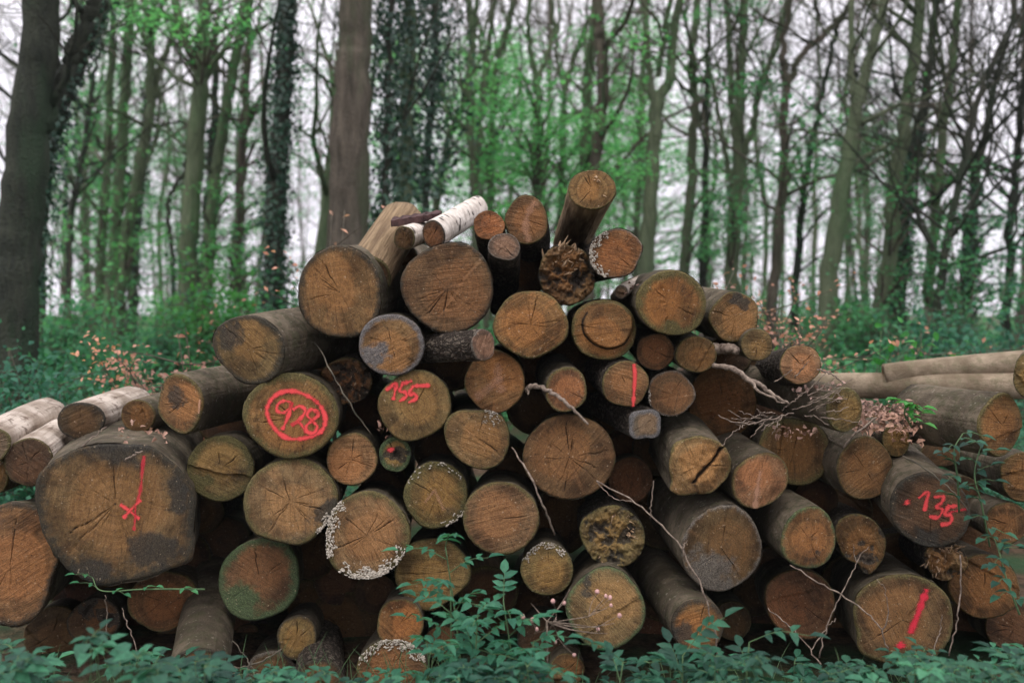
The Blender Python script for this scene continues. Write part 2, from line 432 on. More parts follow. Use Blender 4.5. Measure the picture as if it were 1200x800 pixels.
def log(key, px, py, rx, ry, label, k='beech', d=None, vp=None, L=1.9, t='brown', rim=.45, rimc='olive', stain=0.15,
        cracks=3, poly=None, rot=0.0, wob=.042, taper=.0, cat='log', group='felled logs stacked in the pile', deep=0.0, name='log', dome=.004, patches=(), to=None):
    if vp is None: vp = (px * .6 + 240, py * .6 + 128)
    s_ = int(abs(hash_(key))) % 100000
    r = rng(s_)
    if d is None: d = 3.30 + r.uniform(-.05, .05) + deep
    C = at(px, py, d); sc = d / F; ax = nrm(ray(*vp)) if to is None else nrm(at(*to) - C)
    X = nrm(RT - ax * np.dot(RT, ax)); Z = ax; Y = np.cross(Z, X)
    roll = r.uniform(0, 2 * np.pi)
    cr_, sr_ = math.cos(roll), math.sin(roll)
    X2 = X * cr_ + Y * sr_; Y2 = -X * sr_ + Y * cr_
    Na = 200; Nr = 34
    th = np.arange(Na) * 2 * np.pi / Na
    ph = th + roll                                   # angle in the upright frame
    if poly:
        pp = np.array(poly, float) - np.array([px, py])
        pa = np.arctan2(pp[:, 1], pp[:, 0]); pr = np.hypot(pp[:, 0], pp[:, 1]); o = np.argsort(pa)
        pa, pr = pa[o], pr[o]
        R = np.interp(np.mod(ph + np.pi, 2 * np.pi) - np.pi, np.r_[pa[-1] - 2 * np.pi, pa, pa[0] + 2 * np.pi], np.r_[pr[-1], pr, pr[0]])
        kk = np.array([1, 2, 3, 2, 1.]); kk /= kk.sum()
        for _ in range(1): R = sum(kk[i] * np.roll(R, i - 2) for i in range(5))
        R = R * sc
    else:
        R = sc / np.sqrt((np.cos(ph) / rx) ** 2 + (np.sin(ph) / ry) ** 2)
        for h in (2, 3, 4, 5): R = R * (1 + r.normal() * wob / h * 1.4 * np.cos(h * th + r.uniform(0, 6.3)))
    R = R * (1 + .012 * fbm(np.cos(th) * 5, np.sin(th) * 5, th * 0 + s_ % 97, s_, 2) + .010 * fbm(np.cos(th) * 22, np.sin(th) * 22, th * 0 + s_ % 97, s_, 2))
    if not poly and r.uniform() < .5:
        for _b in range(2):
            dB = np.abs(np.mod(th - r.uniform(0, 6.28) + np.pi, 2 * np.pi) - np.pi)
            R = R * (1 + r.uniform(-.055, .06) * np.exp(-(dB / r.uniform(.25, .6)) ** 2))
    Rm = R.mean()
    # --- sawn face
    f = np.r_[np.linspace(.03, .93, Nr - 5), .955, .975, .988, .996, 1.0]
    ff, tt = np.meshgrid(f, th, indexing='ij')
    RR = R[None, :] * ff
    x, y = RR * np.cos(tt), RR * np.sin(tt)
    q = s_ % 53 + 0.37
    z = -dome * (1 - ff ** 2) + .0030 * fbm(x * 18, y * 18, x * 0 + q, s_, 3) + .0012 * fbm(x * 9, y * 150, x * 0 + q, s_ + 5, 2)
    z += .007 * smooth(.955, 1.0, ff) ** 2
    tiltx, tilty = r.normal() * .035, r.normal() * .035          # the saw never cuts quite square
    z += tiltx * x + tilty * y
    rimv = smooth(1 - .62 * max(rim, .05), 1.02, ff) * (.55 + .45 * rim) + .35 * rim * fbm(x * 9, y * 9, x * 0 + q, s_ + 9, 2)
    crack_shade = np.zeros_like(x)
    for _c in range(int(cracks * 1.5)):
        wk = 1.0 if _c < cracks * .6 else .55
        a0 = r.uniform(0, 2 * np.pi); r0, r1 = r.uniform(0, .22), r.uniform(.35, 1.0); w = r.uniform(.0002, .0011)
        aa = a0 + .10 * fbm(ff * 5, ff * 0 + a0, ff * 0 + q, s_ + 3, 2)
        da = np.abs(np.mod(tt - aa + np.pi, 2 * np.pi) - np.pi)
        wid = w * (1 - .6 * np.abs(ff - (r0 + r1) / 2) / ((r1 - r0) / 2 + .01)).clip(.15, 1) + Rm * ff * np.pi / Na * .42
        m = np.exp(-(da * RR / wid) ** 2) * smooth(r0 - .04, r0 + .04, ff) * (1 - smooth(r1 - .25, r1 + .02, ff)) * wk
        crack_shade = np.maximum(crack_shade, m)
    z += .009 * crack_shade
    if r.uniform() < .45 and not poly and not rot and key not in ('step', 'num155', 'num928', 'redline', 'reddot', 'fungus', 'pale891', 'top617', 'wedge581', 'white509', 'greyb'):         # hinge step left by the felling cut
        a0 = r.uniform(0, 6.28); ds = x * math.cos(a0) + y * math.sin(a0) - r.uniform(-.5, .5) * Rm + .012 * fbm(x * 14, y * 14, x * 0 + q, s_ + 71, 3)
        z -= r.uniform(.004, .012) * smooth(-.003, .003, ds)
        z += .006 * np.exp(-(ds / .009) ** 2) * fbm(x * 90, y * 90, x * 0 + q, s_ + 73, 2)
        crack_shade = np.maximum(crack_shade, .42 * np.exp(-((ds + .004) / .004) ** 2) * (.5 + .8 * fbm(x * 16, y * 16, x * 0 + q, s_ + 75, 2)))  # shadow side of the step darkened in colour, painted shade
    sv = stain + .55 * fbm(x * 7 + 3, y * 7, x * 0 + q, s_ + 21, 2) * (stain > .05)
    if key == 'step':                                  # a split-off crescent stands proud of the rest of the face
        up = x * cr_ - y * sr_; vp_ = x * sr_ + y * cr_
        e = np.hypot((up - .016) / (.78 * Rm), (vp_ + .014) / (.72 * Rm)) + .10 * fbm(x * 22, y * 22, x * 0 + q, s_ + 4, 2)
        hi = 1 - smooth(.93, 1.02, e)
        z = z - .035 * hi
        crack_shade = np.maximum(crack_shade, np.exp(-((e - 1.02) / .045) ** 2) * (vp_ - up * .6 > -.25 * Rm))
    if key == 'cracked':
        up = x * cr_ - y * sr_; vp_ = x * sr_ + y * cr_
        line = (up - .030) + .9 * (vp_ + .006) + .020 * fbm(x * 24, y * 24, x * 0 + q, s_ + 4, 3)
        gap = np.exp(-(line / .0075) ** 2) * (np.abs(vp_) < .058)
        crack_shade = np.maximum(crack_shade, gap); z += .02 * gap + .012 * fbm(x * 20, y * 20, x * 0, s_ + 7, 3)
    if rot:
        n1 = fbm(x * 22, y * 22, x * 0 + q, s_ + 31, 4); n2 = np.abs(fbm(x * 34, y * 34, x * 0 + q, s_ + 37, 3))
        z += rot * (n1 * 1.2 + .9 * n2 - .2) * (1 - .3 * smooth(.8, 1, ff))
        sv = np.maximum(sv, .25 + .9 * smooth(.05, .5, n1 * 1.2 + n2 - .1))
        crack_shade = np.maximum(crack_shade, smooth(.30, .5, n1) * .8)
    ccx, ccy = r.normal() * .12, r.normal() * .12
    core = 1 - smooth(.35, .9, np.hypot(x / Rm - ccx, y / Rm - ccy) + .3 * fbm(x * 12, y * 12, x * 0 + q, s_ + 61, 3))
    upx = (x * cr_ - y * sr_) / Rm; upy = (x * sr_ + y * cr_) / Rm
    for (kind, ux, uy, ur) in patches:
        pv = 1 - smooth(.25 * ur, 1.4 * ur, np.hypot(upx - ux, upy - uy) + .4 * fbm(upx * 3, upy * 3, x * 0 + q, s_ + 51, 4))
        if kind == 's': sv = np.maximum(sv, 1.1 * pv)
        else: rimv = np.maximum(rimv, .95 * pv)
    # centre vertex
    V = np.concatenate([[[0, 0, z[0].mean()]], np.stack([x, y, z], -1).reshape(-1, 3)])
    i, j = np.meshgrid(np.arange(Nr - 1), np.arange(Na), indexing='ij'); j2 = (j + 1) % Na
    qd = 1 + np.stack([i * Na + j, (i + 1) * Na + j, (i + 1) * Na + j2, i * Na + j2], -1).reshape(-1, 4)
    tr = np.stack([np.zeros(Na, int), 1 + np.arange(Na), 1 + (np.arange(Na) + 1) % Na], -1)
    mb = MB()
    pre = lambda a, c: np.concatenate([[c], a.ravel()])
    mb.add(V, tr, qd[:, ::-1] if False else qd, rim=pre(rimv, 0), stain=pre(sv, sv[0].mean()), crack=pre(crack_shade, crack_shade[0].max()), core=pre(core, 1))
    # --- mantle
    zz = np.r_[0, .006, .016, .03, .05, .075, .105, .14, .18, np.linspace(.22, L, max(6, int((L - .2) / .045)))]
    tz, tb = np.meshgrid(zz, th, indexing='ij')
    bx, by = np.cos(tb), np.sin(tb)
    kn = {'rough': .05, 'split': .055, 'birch': .025}.get(k, .034)
    g = 1 + kn * fbm(bx * 3.2, by * 3.2, tz * 4 + q, s_ + 41, 3) * smooth(0, .03, tz) - taper * tz
    lip = smooth(-.15, .2, fbm(np.cos(th) * 2.6, np.sin(th) * 2.6, th * 0 + q, s_ + 81, 3)) * (.55 + .45 * vnoise(np.cos(th) * 30, np.sin(th) * 30, th * 0 + q, s_ + 83))
    lipw = (1 - smooth(.02, .16, tz)) * .5 + .5
    g += {'rough': .035, 'birch': .02}.get(k, .022) * lip[None, :] * lipw
    if k == 'rough': g += .03 * np.abs(fbm(bx * 9, by * 9, tz * 14 + q, s_ + 43, 2)) * smooth(0, .02, tz)
    for _k in range(r.integers(1, 4)):               # old branch knots
        ka, kz, ks = r.uniform(0, 6.28), r.uniform(.08, .8), r.uniform(.018, .04)
        dd = np.hypot(np.abs(np.mod(tb - ka + np.pi, 2 * np.pi) - np.pi) * Rm, tz - kz)
        g += .05 * np.exp(-(dd / ks) ** 2) - .035 * np.exp(-(dd / (ks * .45)) ** 2)
    g *= 1 + .05 * vnoise(tz * 1.3 + q, tz * 0, tz * 0, s_)* smooth(0, .3, tz)
    BR = R[None, :] * g
    bz = tz + np.where(tz < .2, z[-1][None, :] * (1 - tz / .2), 0)
    bz[0] -= .006 * lip * r.uniform(.3, 1.2)
    bend = r.normal() * .018
    V = np.stack([BR * bx + bend * tz ** 2, BR * by, bz], -1).reshape(-1, 3)
    nz = len(zz)
    i, j = np.meshgrid(np.arange(nz - 1), np.arange(Na), indexing='ij'); j2 = (j + 1) % Na
    qb = np.stack([i * Na + j, (i + 1) * Na + j, (i + 1) * Na + j2, i * Na + j2], -1).reshape(-1, 4)
    V = np.concatenate([V, [[bend * L * L, 0, L]]])
    jj = np.arange(Na)
    tb_ = np.stack([(nz - 1) * Na + jj, np.full(Na, nz * Na), (nz - 1) * Na + (jj + 1) % Na], -1)
    mbb = MB(); mbb.add(V, tb_, qb)
    base = C + ax * (L * .5) - np.array([0, 0, Rm])
    root = empty(name, base, label, cat, group)
    Mx = Matrix(((X2[0], Y2[0], Z[0], C[0] - base[0]), (X2[1], Y2[1], Z[1], C[1] - base[1]), (X2[2], Y2[2], Z[2], C[2] - base[2]), (0, 0, 0, 1)))
    b = mbb.build('bark', M[k], root, matrix=Mx)
    fc = mb.build('cut_face' if not rot else 'broken_end', M['cut'], root, matrix=Mx.copy())
    v = r.uniform(.76, 1.04)
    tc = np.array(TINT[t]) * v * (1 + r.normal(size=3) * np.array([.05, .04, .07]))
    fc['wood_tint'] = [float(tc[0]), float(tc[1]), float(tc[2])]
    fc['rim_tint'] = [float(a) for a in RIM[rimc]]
    FACES[key] = dict(px=px, py=py, rx=rx, ry=ry, C=C, X=X, Y=Y, Z=Z, R=Rm, root=root, face=fc, M=Mx, sc=sc, R_=R, roll=roll, ax=ax, base=base,
                      tilt=(tiltx, tilty), X2=X2, Y2=Y2, d=d, L=L, tag=label)
    return root

def hash_(s):
    h = 7
    for c in s: h = (h * 131 + ord(c)) % 1000003
    return h

OR, BR_, TA, GR, DK, OL, UM = 'orange', 'brown', 'tan', 'grey', 'dark', 'olive', 'umber'
# ---- left flank
log('cross', 135, 590, 86, 86, 'huge angular log with a red painted cross, biggest cut end on the left', t=BR_, rim=.5, rimc='black', stain=.12, cracks=5, L=1.5, patches=(('s', .1, -.8, .4), ('s', .85, .0, .25), ('s', .45, .6, .4), ('s', -.3, .85, .3),),
    vp=(250, 400), d=3.12, dome=.003,
    poly=[(48, 572), (51, 553), (74, 533), (106, 521), (146, 521), (176, 524), (195, 540), (216, 566), (225, 588), (222, 620), (221, 664), (196, 672), (150, 683), (121, 686), (98, 677), (76, 656), (62, 632), (52, 600)])
log('leftlow', 12, 660, 53, 71, 'big brown log end cut by the left picture edge, below the pale logs', t=BR_, rim=.4, rimc='black', d=3.15, stain=.25)
log('palef', 33, 541, 26, 29, 'pale barked log with small dark end, left of the huge angular log', k='pale', t=DK, vp=(300, 340), L=.8, rim=.3, stain=.3, d=3.3)
log('edge', -3, 556, 15, 22, 'sliver of a small log end at the left edge beside the pale barked log', t=OL, vp=(640, 330), d=3.4, rim=.4)
log('palew', -16, 520, 26, 22, 'bleached whitish log lying over the pile at the far left edge', k='pale', t=GR, vp=(330, 340), L=.9, d=3.25)
log('darkend', 95, 493, 27, 22, 'dark ended log with light peeling bark behind the huge angular log', k='pale', t=DK, vp=(420, 370), L=.8, d=3.5, rim=.5, rimc='black', stain=.4)
log('smallp', 162, 487, 21, 20, 'small reddish log end tucked left of the grey barked log', t=UM, vp=(640, 330), d=3.5, rim=.3, cracks=2)
log('greyb', 211, 473, 31, 34, 'grey barked log with a pale scratch, under the top left shoulder log', t=BR_, vp=(840, 330), d=3.28, rim=.5, stain=.3, L=1.3, patches=(('s', -.2, -.2, .4),))
log('shoulder', 292, 409, 46, 41, 'thick smooth barked log forming the left shoulder of the pile', t=OL, vp=(900, 270), d=3.2, rim=.6, rimc='black', stain=.33, L=1.25, cracks=4, patches=(('s', -.6, -.3, .5),))
log('mossl', 259, 549, 39, 39, 'round log with a greenish rim between the huge angular log and the circled number', t=OL, rim=.75, rimc='olive', cracks=2, wob=.015, patches=(('r', -.7, .4, .5),))
log('under', 191, 704, 40, 35, 'brown log end directly beneath the huge angular log', t=UM, rim=.3, d=3.42, stain=.2)
log('dim', 110, 728, 30, 27, 'small dark log above the ferny leaves at lower left', t=DK, rim=.4, rimc='black', d=3.4, stain=.4, rot=.008)
log('steep', 233, 788, 35, 30, 'smooth grey green log pointing down at the leaves, bottom left', t=UM, vp=(320, 230), d=3.0, L=1.6, rim=.6, rimc='black', stain=.45)
log('num928', 342, 487, 54, 50, 'log with 928 in a painted red circle', t=BR_, rim=.55, rimc='olive', stain=.18, cracks=4, d=3.2, wob=.03)
log('rotl', 405, 447, 31, 28, 'rotten log with crumbling brown end above the circled number', k='rough', t=BR_, rot=.03, d=3.45, rim=.3, vp=(560, 340), cracks=0)
log('slate', 459, 404, 38, 37, 'log with bluish grey weathered ring, under the two biggest top logs', t=BR_, rim=.6, rimc='slate', d=3.22, stain=.1, cracks=2, patches=(('r', -.55, .35, .5),))
log('num155', 486, 475, 42, 42, 'log with 155 sprayed in red near its top', t=OL, rim=.25, cracks=1, d=3.24, stain=0)
log('small412', 412, 538, 30, 31, 'small tan log end right of the circled number, with dark saw notches', t=TA, rim=.35, rimc='olive', cracks=4, d=3.28)
log('reddot', 463, 532, 19, 21, 'smallest mossy log with a red paint dot', k='rough', t=OL, rim=.9, rimc='green', rot=.006, d=3.3, L=1.2)
log('radial', 340, 587, 53, 51, 'large log with many fine radial cracks, under the circled number', t=TA, rim=.45, cracks=9, d=3.2, stain=.3, patches=(('s', .85, .2, .3),))
log('fungus', 430, 627, 49, 52, 'log edged all round with white crust fungus', t=TA, rim=.5, rimc='olive', cracks=6, d=3.12, stain=.15)
log('white509', 511, 580, 38, 39, 'log with pale cracks and whitish mould patches, right of the fungus edged log', t=OL, rim=.7, rimc='olive', cracks=3, d=3.26)
log('twotone', 304, 678, 47, 47, 'log end half covered in green algae, low on the left', t=UM, rim=.7, rimc='green', d=3.3, cracks=3, patches=(('r', -.5, .65, .75),))
log('low346', 348, 747, 24, 25, 'small golden log end near the ground, below the algae covered log', t=OL, rim=.5, d=3.3, rimc='black')
log('deep396', 396, 681, 28, 28, 'shadowed log end set back below the fungus edged log', t=DK, d=3.75, rim=.2)  # set-back ends take the dark tint as painted recess shade
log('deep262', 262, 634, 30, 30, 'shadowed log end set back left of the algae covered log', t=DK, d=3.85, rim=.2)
log('elder', 506, 671, 43, 42, 'log half hidden behind the leafy elder shoot', t=OL, rim=.35, d=3.3, cracks=2)
log('low469', 469, 730, 28, 28, 'small orange log end resting on the crusted bottom log', t=OR, rim=.35, d=3.18, cracks=2)
log('crust', 459, 782, 42, 32, 'bottom log with white crust fungus along its top', t=UM, rim=.5, d=3.14, stain=.2)
log('low374', 374, 798, 30, 27, 'grey log running steeply down into the grass near the bottom', t=DK, vp=(395, 520), d=3.05, L=1.3, rim=.6, rimc='black', stain=.4, k='rough')
log('low515', 516, 751, 19, 19, 'little brown log end behind the foot of the elder shoot', t=UM, d=3.36, rim=.3)
log('low322', 318, 788, 30, 26, 'dull grey log end almost buried in the grass, left of the steep grey log', t=DK, d=3.3, rim=.6, rimc='grey', stain=.3)
# ---- the top
log('big397', 398, 342, 52, 51, 'big smooth log at upper left, largest of the top logs with dark rim', t=BR_, rim=.45, rimc='black', d=3.24, cracks=5, vp=(660, 290), stain=.12, L=1.7)
log('big525', 525, 337, 54, 53, 'big dark brown log right under the white birch pieces', t=UM, rim=.3, rimc='black', d=3.24, cracks=6, stain=.1)
log('bare', 430, 324, 29, 27, 'bare split log without bark, rising behind the two big top logs', k='split', t=DK, d=3.36, to=(466, 264, 3.72), L=.48, rim=.5, stain=.4)
log('birchs', 474, 279, 13, 14, 'short birch piece with dark end, left of the longer birch log', k='birch', t=DK, d=3.3, vp=(760, 180), L=.5, rim=.4)
log('birch', 508, 275, 14, 16, 'white birch log with black eyes lying on top of the pile', k='birch', t=UM, d=3.25, vp=(790, 110), L=.75, rim=.5, rimc='black')
log('top573', 573, 264, 19, 17, 'small orange log end on top, right of the white birch log', k='rough', t=OR, d=3.3, vp=(590, 420), rim=.2, L=1.3)
log('top591', 591, 289, 20, 16, 'little grey brown log in dark bark, beneath the topmost small ends', k='rough', t=GR, d=3.2, vp=(600, 560), L=1.2, rim=.4, rimc='grey')
log('top617', 617, 258, 25, 29, 'log with a pale diagonal scar near the top of the pile', k='rough', t=BR_, d=3.32, vp=(660, 430), rim=.3, L=1.5)
log('topmost', 694, 222, 28, 24, 'topmost log, leaning up with mottled bark and a torn edge', k='split', t=BR_, d=3.15, vp=(600, 455), rim=.3, L=1.3, stain=.2, wob=.04)
log('brokenlog', 664, 322, 33, 35, 'shattered log bristling with splinters below the topmost log', k='rough', t=UM, rot=.05, d=3.28, rim=.2, L=1.4, cracks=0)
log('hex721', 721, 298, 31, 28, 'angular log with pale crust on its left edge, right of the splintered log', k='rough', t=OR, d=3.22, vp=(610, 350), rim=.35, rimc='grey', wob=.05, cracks=3,
    poly=[(691, 300), (693, 286), (705, 274), (727, 268), (745, 277), (753, 288), (748, 305), (741, 319), (722, 325), (703, 322), (694, 313)])
log('peg', 728, 342, 8, 8, 'thin pale branch stub between the step cut log and the rusty rimmed log', k='pale', t=GR, d=3.3, vp=(900, 250), L=.6, rim=.6, rimc='grey')
log('clean622', 622, 380, 44, 39, 'clean round orange log in the middle of the upper pile', t=OR, rim=.35, d=3.2, cracks=5, stain=.02)
log('step', 707, 386, 39, 36, 'log whose face is broken in a crescent step', t=OR, rim=.45, d=3.25, k='rough', cracks=1, stain=.1)
log('rust', 787, 355, 43, 37, 'large log with rusty core and broad green rim at upper right', t=OR, rim=.75, rimc='olive', d=3.15, vp=(660, 320), cracks=2, L=1.5, patches=(('r', .1, .8, .4),))
log('small768', 768, 412, 23, 22, 'small dark reddish log end under the rusty cored log', k='rough', t=UM, rim=.3, rimc='black', d=3.3, cracks=4)
log('small815', 816, 415, 24, 22, 'small log end with a chipped edge below the right shoulder logs', t=BR_, rim=.4, d=3.26, cracks=1, vp=(640, 340))
log('black861', 861, 372, 29, 30, 'log with a black patch at the top of its face', t=TA, rim=.4, d=3.26, vp=(590, 310), cracks=2, L=1.5, patches=(('s', .15, -.75, .42), ('s', .5, -.6, .3),))
log('spruce', 567, 404, 17, 19, 'short rough barked log turned sideways with a greyish end', k='rough', t=GR, d=3.08, vp=(-250, 470), L=.5, rim=.3, rimc='grey', wob=.05)
log('wedge581', 580, 447, 37, 36, 'log with pale wedge shaped streaks across its orange face', t=OR, rim=.2, d=3.26, k='beech', cracks=3)
# ---- the middle
log('olive560', 560, 513, 38, 36, 'round log end with a white mould spot, in the middle of the pile', t=OL, rim=.3, d=3.22, cracks=2)
log('large667', 667, 535, 55, 49, 'largest log in the middle, split by long dark cracks', t=UM, rim=.1, d=3.25, cracks=9, stain=.05, wob=.03)
log('rim664', 664, 457, 26, 26, 'small log with a bark collar behind the bent pale stick', t=OR, rim=.5, d=3.2, vp=(560, 330), cracks=1)
log('redline', 733, 450, 28, 27, 'log with a single vertical red paint line', k='rough', t=TA, rim=.3, d=3.2, vp=(560, 330), cracks=1)
log('silver786', 786, 461, 27, 27, 'brown log end with silvery flecks, right of the red line log', k='rough', t=UM, rim=.35, rimc='grey', d=3.27)
log('grey755', 756, 497, 20, 19, 'small ash grey log end under the silver flecked log', k='rough', t=GR, rim=.95, rimc='slate', d=3.2, vp=(420, 330), L=.9, wob=.07, cracks=2)
log('deep739', 739, 562, 26, 27, 'shadowed reddish log end between the largest middle log and the cracked log', t=UM, rim=.1, d=3.55)
log('ground587', 587, 607, 45, 43, 'smooth brown log end below the white mould spotted log', t=BR_, rim=.35, rimc='olive', d=3.2, cracks=1, stain=0)
log('rot718', 718, 628, 38, 36, 'rotten log with a hollow crumbling end, left of the long bramble stem', k='rough', t=OL, rot=.035, rim=.3, d=3.25, L=1.4, cracks=0)
log('cap640', 641, 667, 31, 31, 'small log with whitish moss cap, between two larger low logs', t=OL, rim=.45, rimc='olive', d=3.22, cracks=1)
log('low710', 710, 713, 46, 47, 'golden brown log low in the middle, behind the pink seed heads', t=OL, rim=.4, rimc='green', d=3.1, cracks=2, patches=(('s', -.45, -.6, .3),))
log('side570', 572, 694, 36, 34, 'dark log lying deep behind the leafy elder shoot', k='split', t=DK, d=3.6, vp=(420, 200), L=1.5)
log('low668', 665, 785, 20, 20, 'brown log end peeping through the leaves at the bottom middle', t=UM, d=3.2, rim=.3)
log('low640', 640, 750, 34, 26, 'dull reddish log under the small white capped log', t=DK, d=3.42, rim=.4, rimc='black')
# ---- right flank
log('cracked', 820, 545, 38, 36, 'knobbly log with a deep jagged crack across its face', t=TA, rim=.35, d=3.12, vp=(640, 300), cracks=2, stain=.1,
    poly=[(784, 552), (785, 535), (789, 520), (806, 513), (832, 513), (848, 522), (857, 538), (857, 552), (846, 568), (836, 578), (815, 580), (796, 581), (785, 575), (788, 563)])
log('pale891', 891, 563, 33, 33, 'log with a pale upright streak in the centre of its end', t=TA, rim=.4, d=3.15, vp=(560, 340), cracks=0)
log('large846', 846, 643, 49, 51, 'big brown log with a grey lower half, beside the long bramble stem', t=UM, rim=.35, rimc='grey', d=3.14, vp=(560, 310), stain=.2, cracks=2, patches=(('r', -.35, .6, .75),))
log('orange948', 948, 631, 34, 36, 'orange brown log with light bark and a dark smudge', t=OR, rim=.45, rimc='green', d=3.12, vp=(520, 330), cracks=2, patches=(('s', .25, .45, .18),))
log('low815', 818, 734, 32, 32, 'grey barked log with a hollow looking dark rim, near the ground', t=BR_, rim=.7, rimc='black', d=3.05, vp=(540, 380), L=1.4, stain=.3, patches=(('s', -.5, .2, .5),))
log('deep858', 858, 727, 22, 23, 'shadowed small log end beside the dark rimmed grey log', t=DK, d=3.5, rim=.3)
log('low938', 938, 707, 41, 40, 'brown log behind the thin dead stems, low right', t=UM, rim=.2, d=3.3, cracks=3)
log('deep846', 846, 471, 41, 41, 'large shadowed log end under the pale fallen branch', t=UM, d=3.6, rim=.15, stain=.1)
log('green932', 930, 529, 42, 40, 'log under the dead twigs with a greenish shaded face', t=UM, d=3.36, rim=.6, rimc='olive', stain=.2)
log('small887', 887, 404, 18, 19, 'small log end on the right slope, above the pale fallen branch', t=OL, d=3.2, vp=(700, 345), rim=.3, L=1.3)
log('top938', 938, 427, 24, 23, 'round tan log end on the right slope beside the orange leaved saplings', k='rough', t=TA, d=3.15, vp=(770, 460), rim=.3, L=1.1)
log('side991', 990, 480, 24, 26, 'short light barked log on the right slope, pointing right', t=OL, d=3.1, vp=(420, 330), rim=.55, L=1.1, k='beech')
log('low1015', 1014, 549, 34, 36, 'brown log end right of the twigs, below the short light barked log', t=BR_, d=3.2, rim=.25, cracks=2, vp=(580, 340))
log('small1051', 1050, 516, 16, 19, 'little log end covered by dry leaves, on the right', t=OL, d=3.25, rim=.4)
log('right1172', 1172, 498, 31, 37, 'long tan barked log at the right edge, stretching left', t=BR_, d=2.95, vp=(330, 385), rim=.5, L=.42, stain=.2)
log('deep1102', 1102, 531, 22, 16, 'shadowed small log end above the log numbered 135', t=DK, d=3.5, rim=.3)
log('num135', 1090, 601, 47, 42, 'dark log with 135 sprayed in red', t=DK, rim=.55, rimc='black', d=3.05, vp=(760, 260), cracks=3, stain=.3, L=1.6, patches=(('s', 0, .7, .4),),
    poly=[(1045, 598), (1048, 575), (1062, 558), (1085, 552), (1110, 558), (1130, 580), (1136, 604), (1130, 626), (1112, 640), (1090, 643), (1068, 634), (1050, 617)])
log('right1180', 1180, 613, 24, 25, 'small log end at the right edge, right of the numbered dark log', t=BR_, d=3.15, rim=.3)
log('edge1195', 1197, 558, 23, 29, 'log end cut off by the right picture edge among bramble leaves', t=BR_, d=3.15, rim=.3)
log('redslash', 1058, 726, 56, 51, 'broad log with a red slash and dot, at the bottom right', t=UM, rim=.35, rimc='olive', d=3.05, cracks=4, stain=.2,
    poly=[(1003, 715), (1010, 695), (1030, 680), (1058, 673), (1085, 677), (1108, 695), (1114, 722), (1108, 748), (1092, 768), (1060, 776), (1030, 776), (1008, 765), (1006, 740)])
log('low1153', 1153, 687, 38, 38, 'dim round log end at lower right, under the splintered stub', t=UM, rim=.2, d=3.2, cracks=1)
log('drip', 1008, 637, 27, 33, 'ragged log end with a torn lower tip, between orange and numbered logs', k='rough', t=UM, rot=.010, d=3.2, rim=.3, cracks=1,
    poly=[(983, 612), (995, 603), (1015, 604), (1033, 620), (1036, 645), (1028, 662), (1018, 673), (1011, 672), (1006, 660), (992, 655), (984, 640)])
log('stub', 1108, 655, 24, 24, 'splintered stub below the log numbered 135', k='rough', t=TA, rot=.05, d=3.22, rim=.2, L=1.2, cracks=0)
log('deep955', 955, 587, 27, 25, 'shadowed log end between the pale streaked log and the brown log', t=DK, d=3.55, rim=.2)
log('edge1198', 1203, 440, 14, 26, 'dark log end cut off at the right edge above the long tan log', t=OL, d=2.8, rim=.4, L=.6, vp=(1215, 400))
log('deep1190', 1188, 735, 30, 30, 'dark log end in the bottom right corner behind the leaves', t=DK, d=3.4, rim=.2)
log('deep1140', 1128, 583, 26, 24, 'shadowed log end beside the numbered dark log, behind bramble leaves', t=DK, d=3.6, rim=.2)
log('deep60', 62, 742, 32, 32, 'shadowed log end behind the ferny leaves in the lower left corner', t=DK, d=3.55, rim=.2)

# ---- filler logs added deep in the gaps to darken them
hull = np.array([(60, 590), (230, 520), (300, 445), (400, 335), (470, 290), (560, 300), (700, 300), (800, 360), (890, 410), (950, 460), (1150, 560), (1175, 740), (70, 760)], float)
def inside(x, y):
    c = False
    for a, b in zip(hull, np.roll(hull, 1, 0)):
        if (a[1] > y) != (b[1] > y) and x < (b[0] - a[0]) * (y - a[1]) / (b[1] - a[1]) + a[0]: c = not c
    return c
circ = [(f['px'], f['py'], (f['rx'] + f['ry']) / 2) for f in FACES.values()]
clear = lambda x, y: min(math.hypot(x - a, y - b) - c for a, b, c in circ)
cand = [(clear(x, y), x, y) for x in range(40, 1180, 5) for y in range(280, 770, 5) if inside(x, y)]
cand.sort(reverse=True); nf = 0
for g, x, y in cand:
    if g < 3.5 or nf > 60: break
    if math.hypot(x - 377, y - 432) < 14 or math.hypot(x - 280, y - 595) < 12: continue      # two gaps one can see right through
    g2 = clear(x, y)
    if g2 < 3.5: continue
    rr = g2 * 1.25 + 9
    log('gap%d' % nf, x, y, rr, rr, 'filler log added deep in a gap of the pile to darken it', t=DK, rim=.3, d=3.72 + .02 * (nf % 9), cracks=1, group='filler logs added to darken the gaps of the pile', k='rough', L=1.2)
    circ.append((x, y, rr - 4)); nf += 1
print('gap logs', nf)

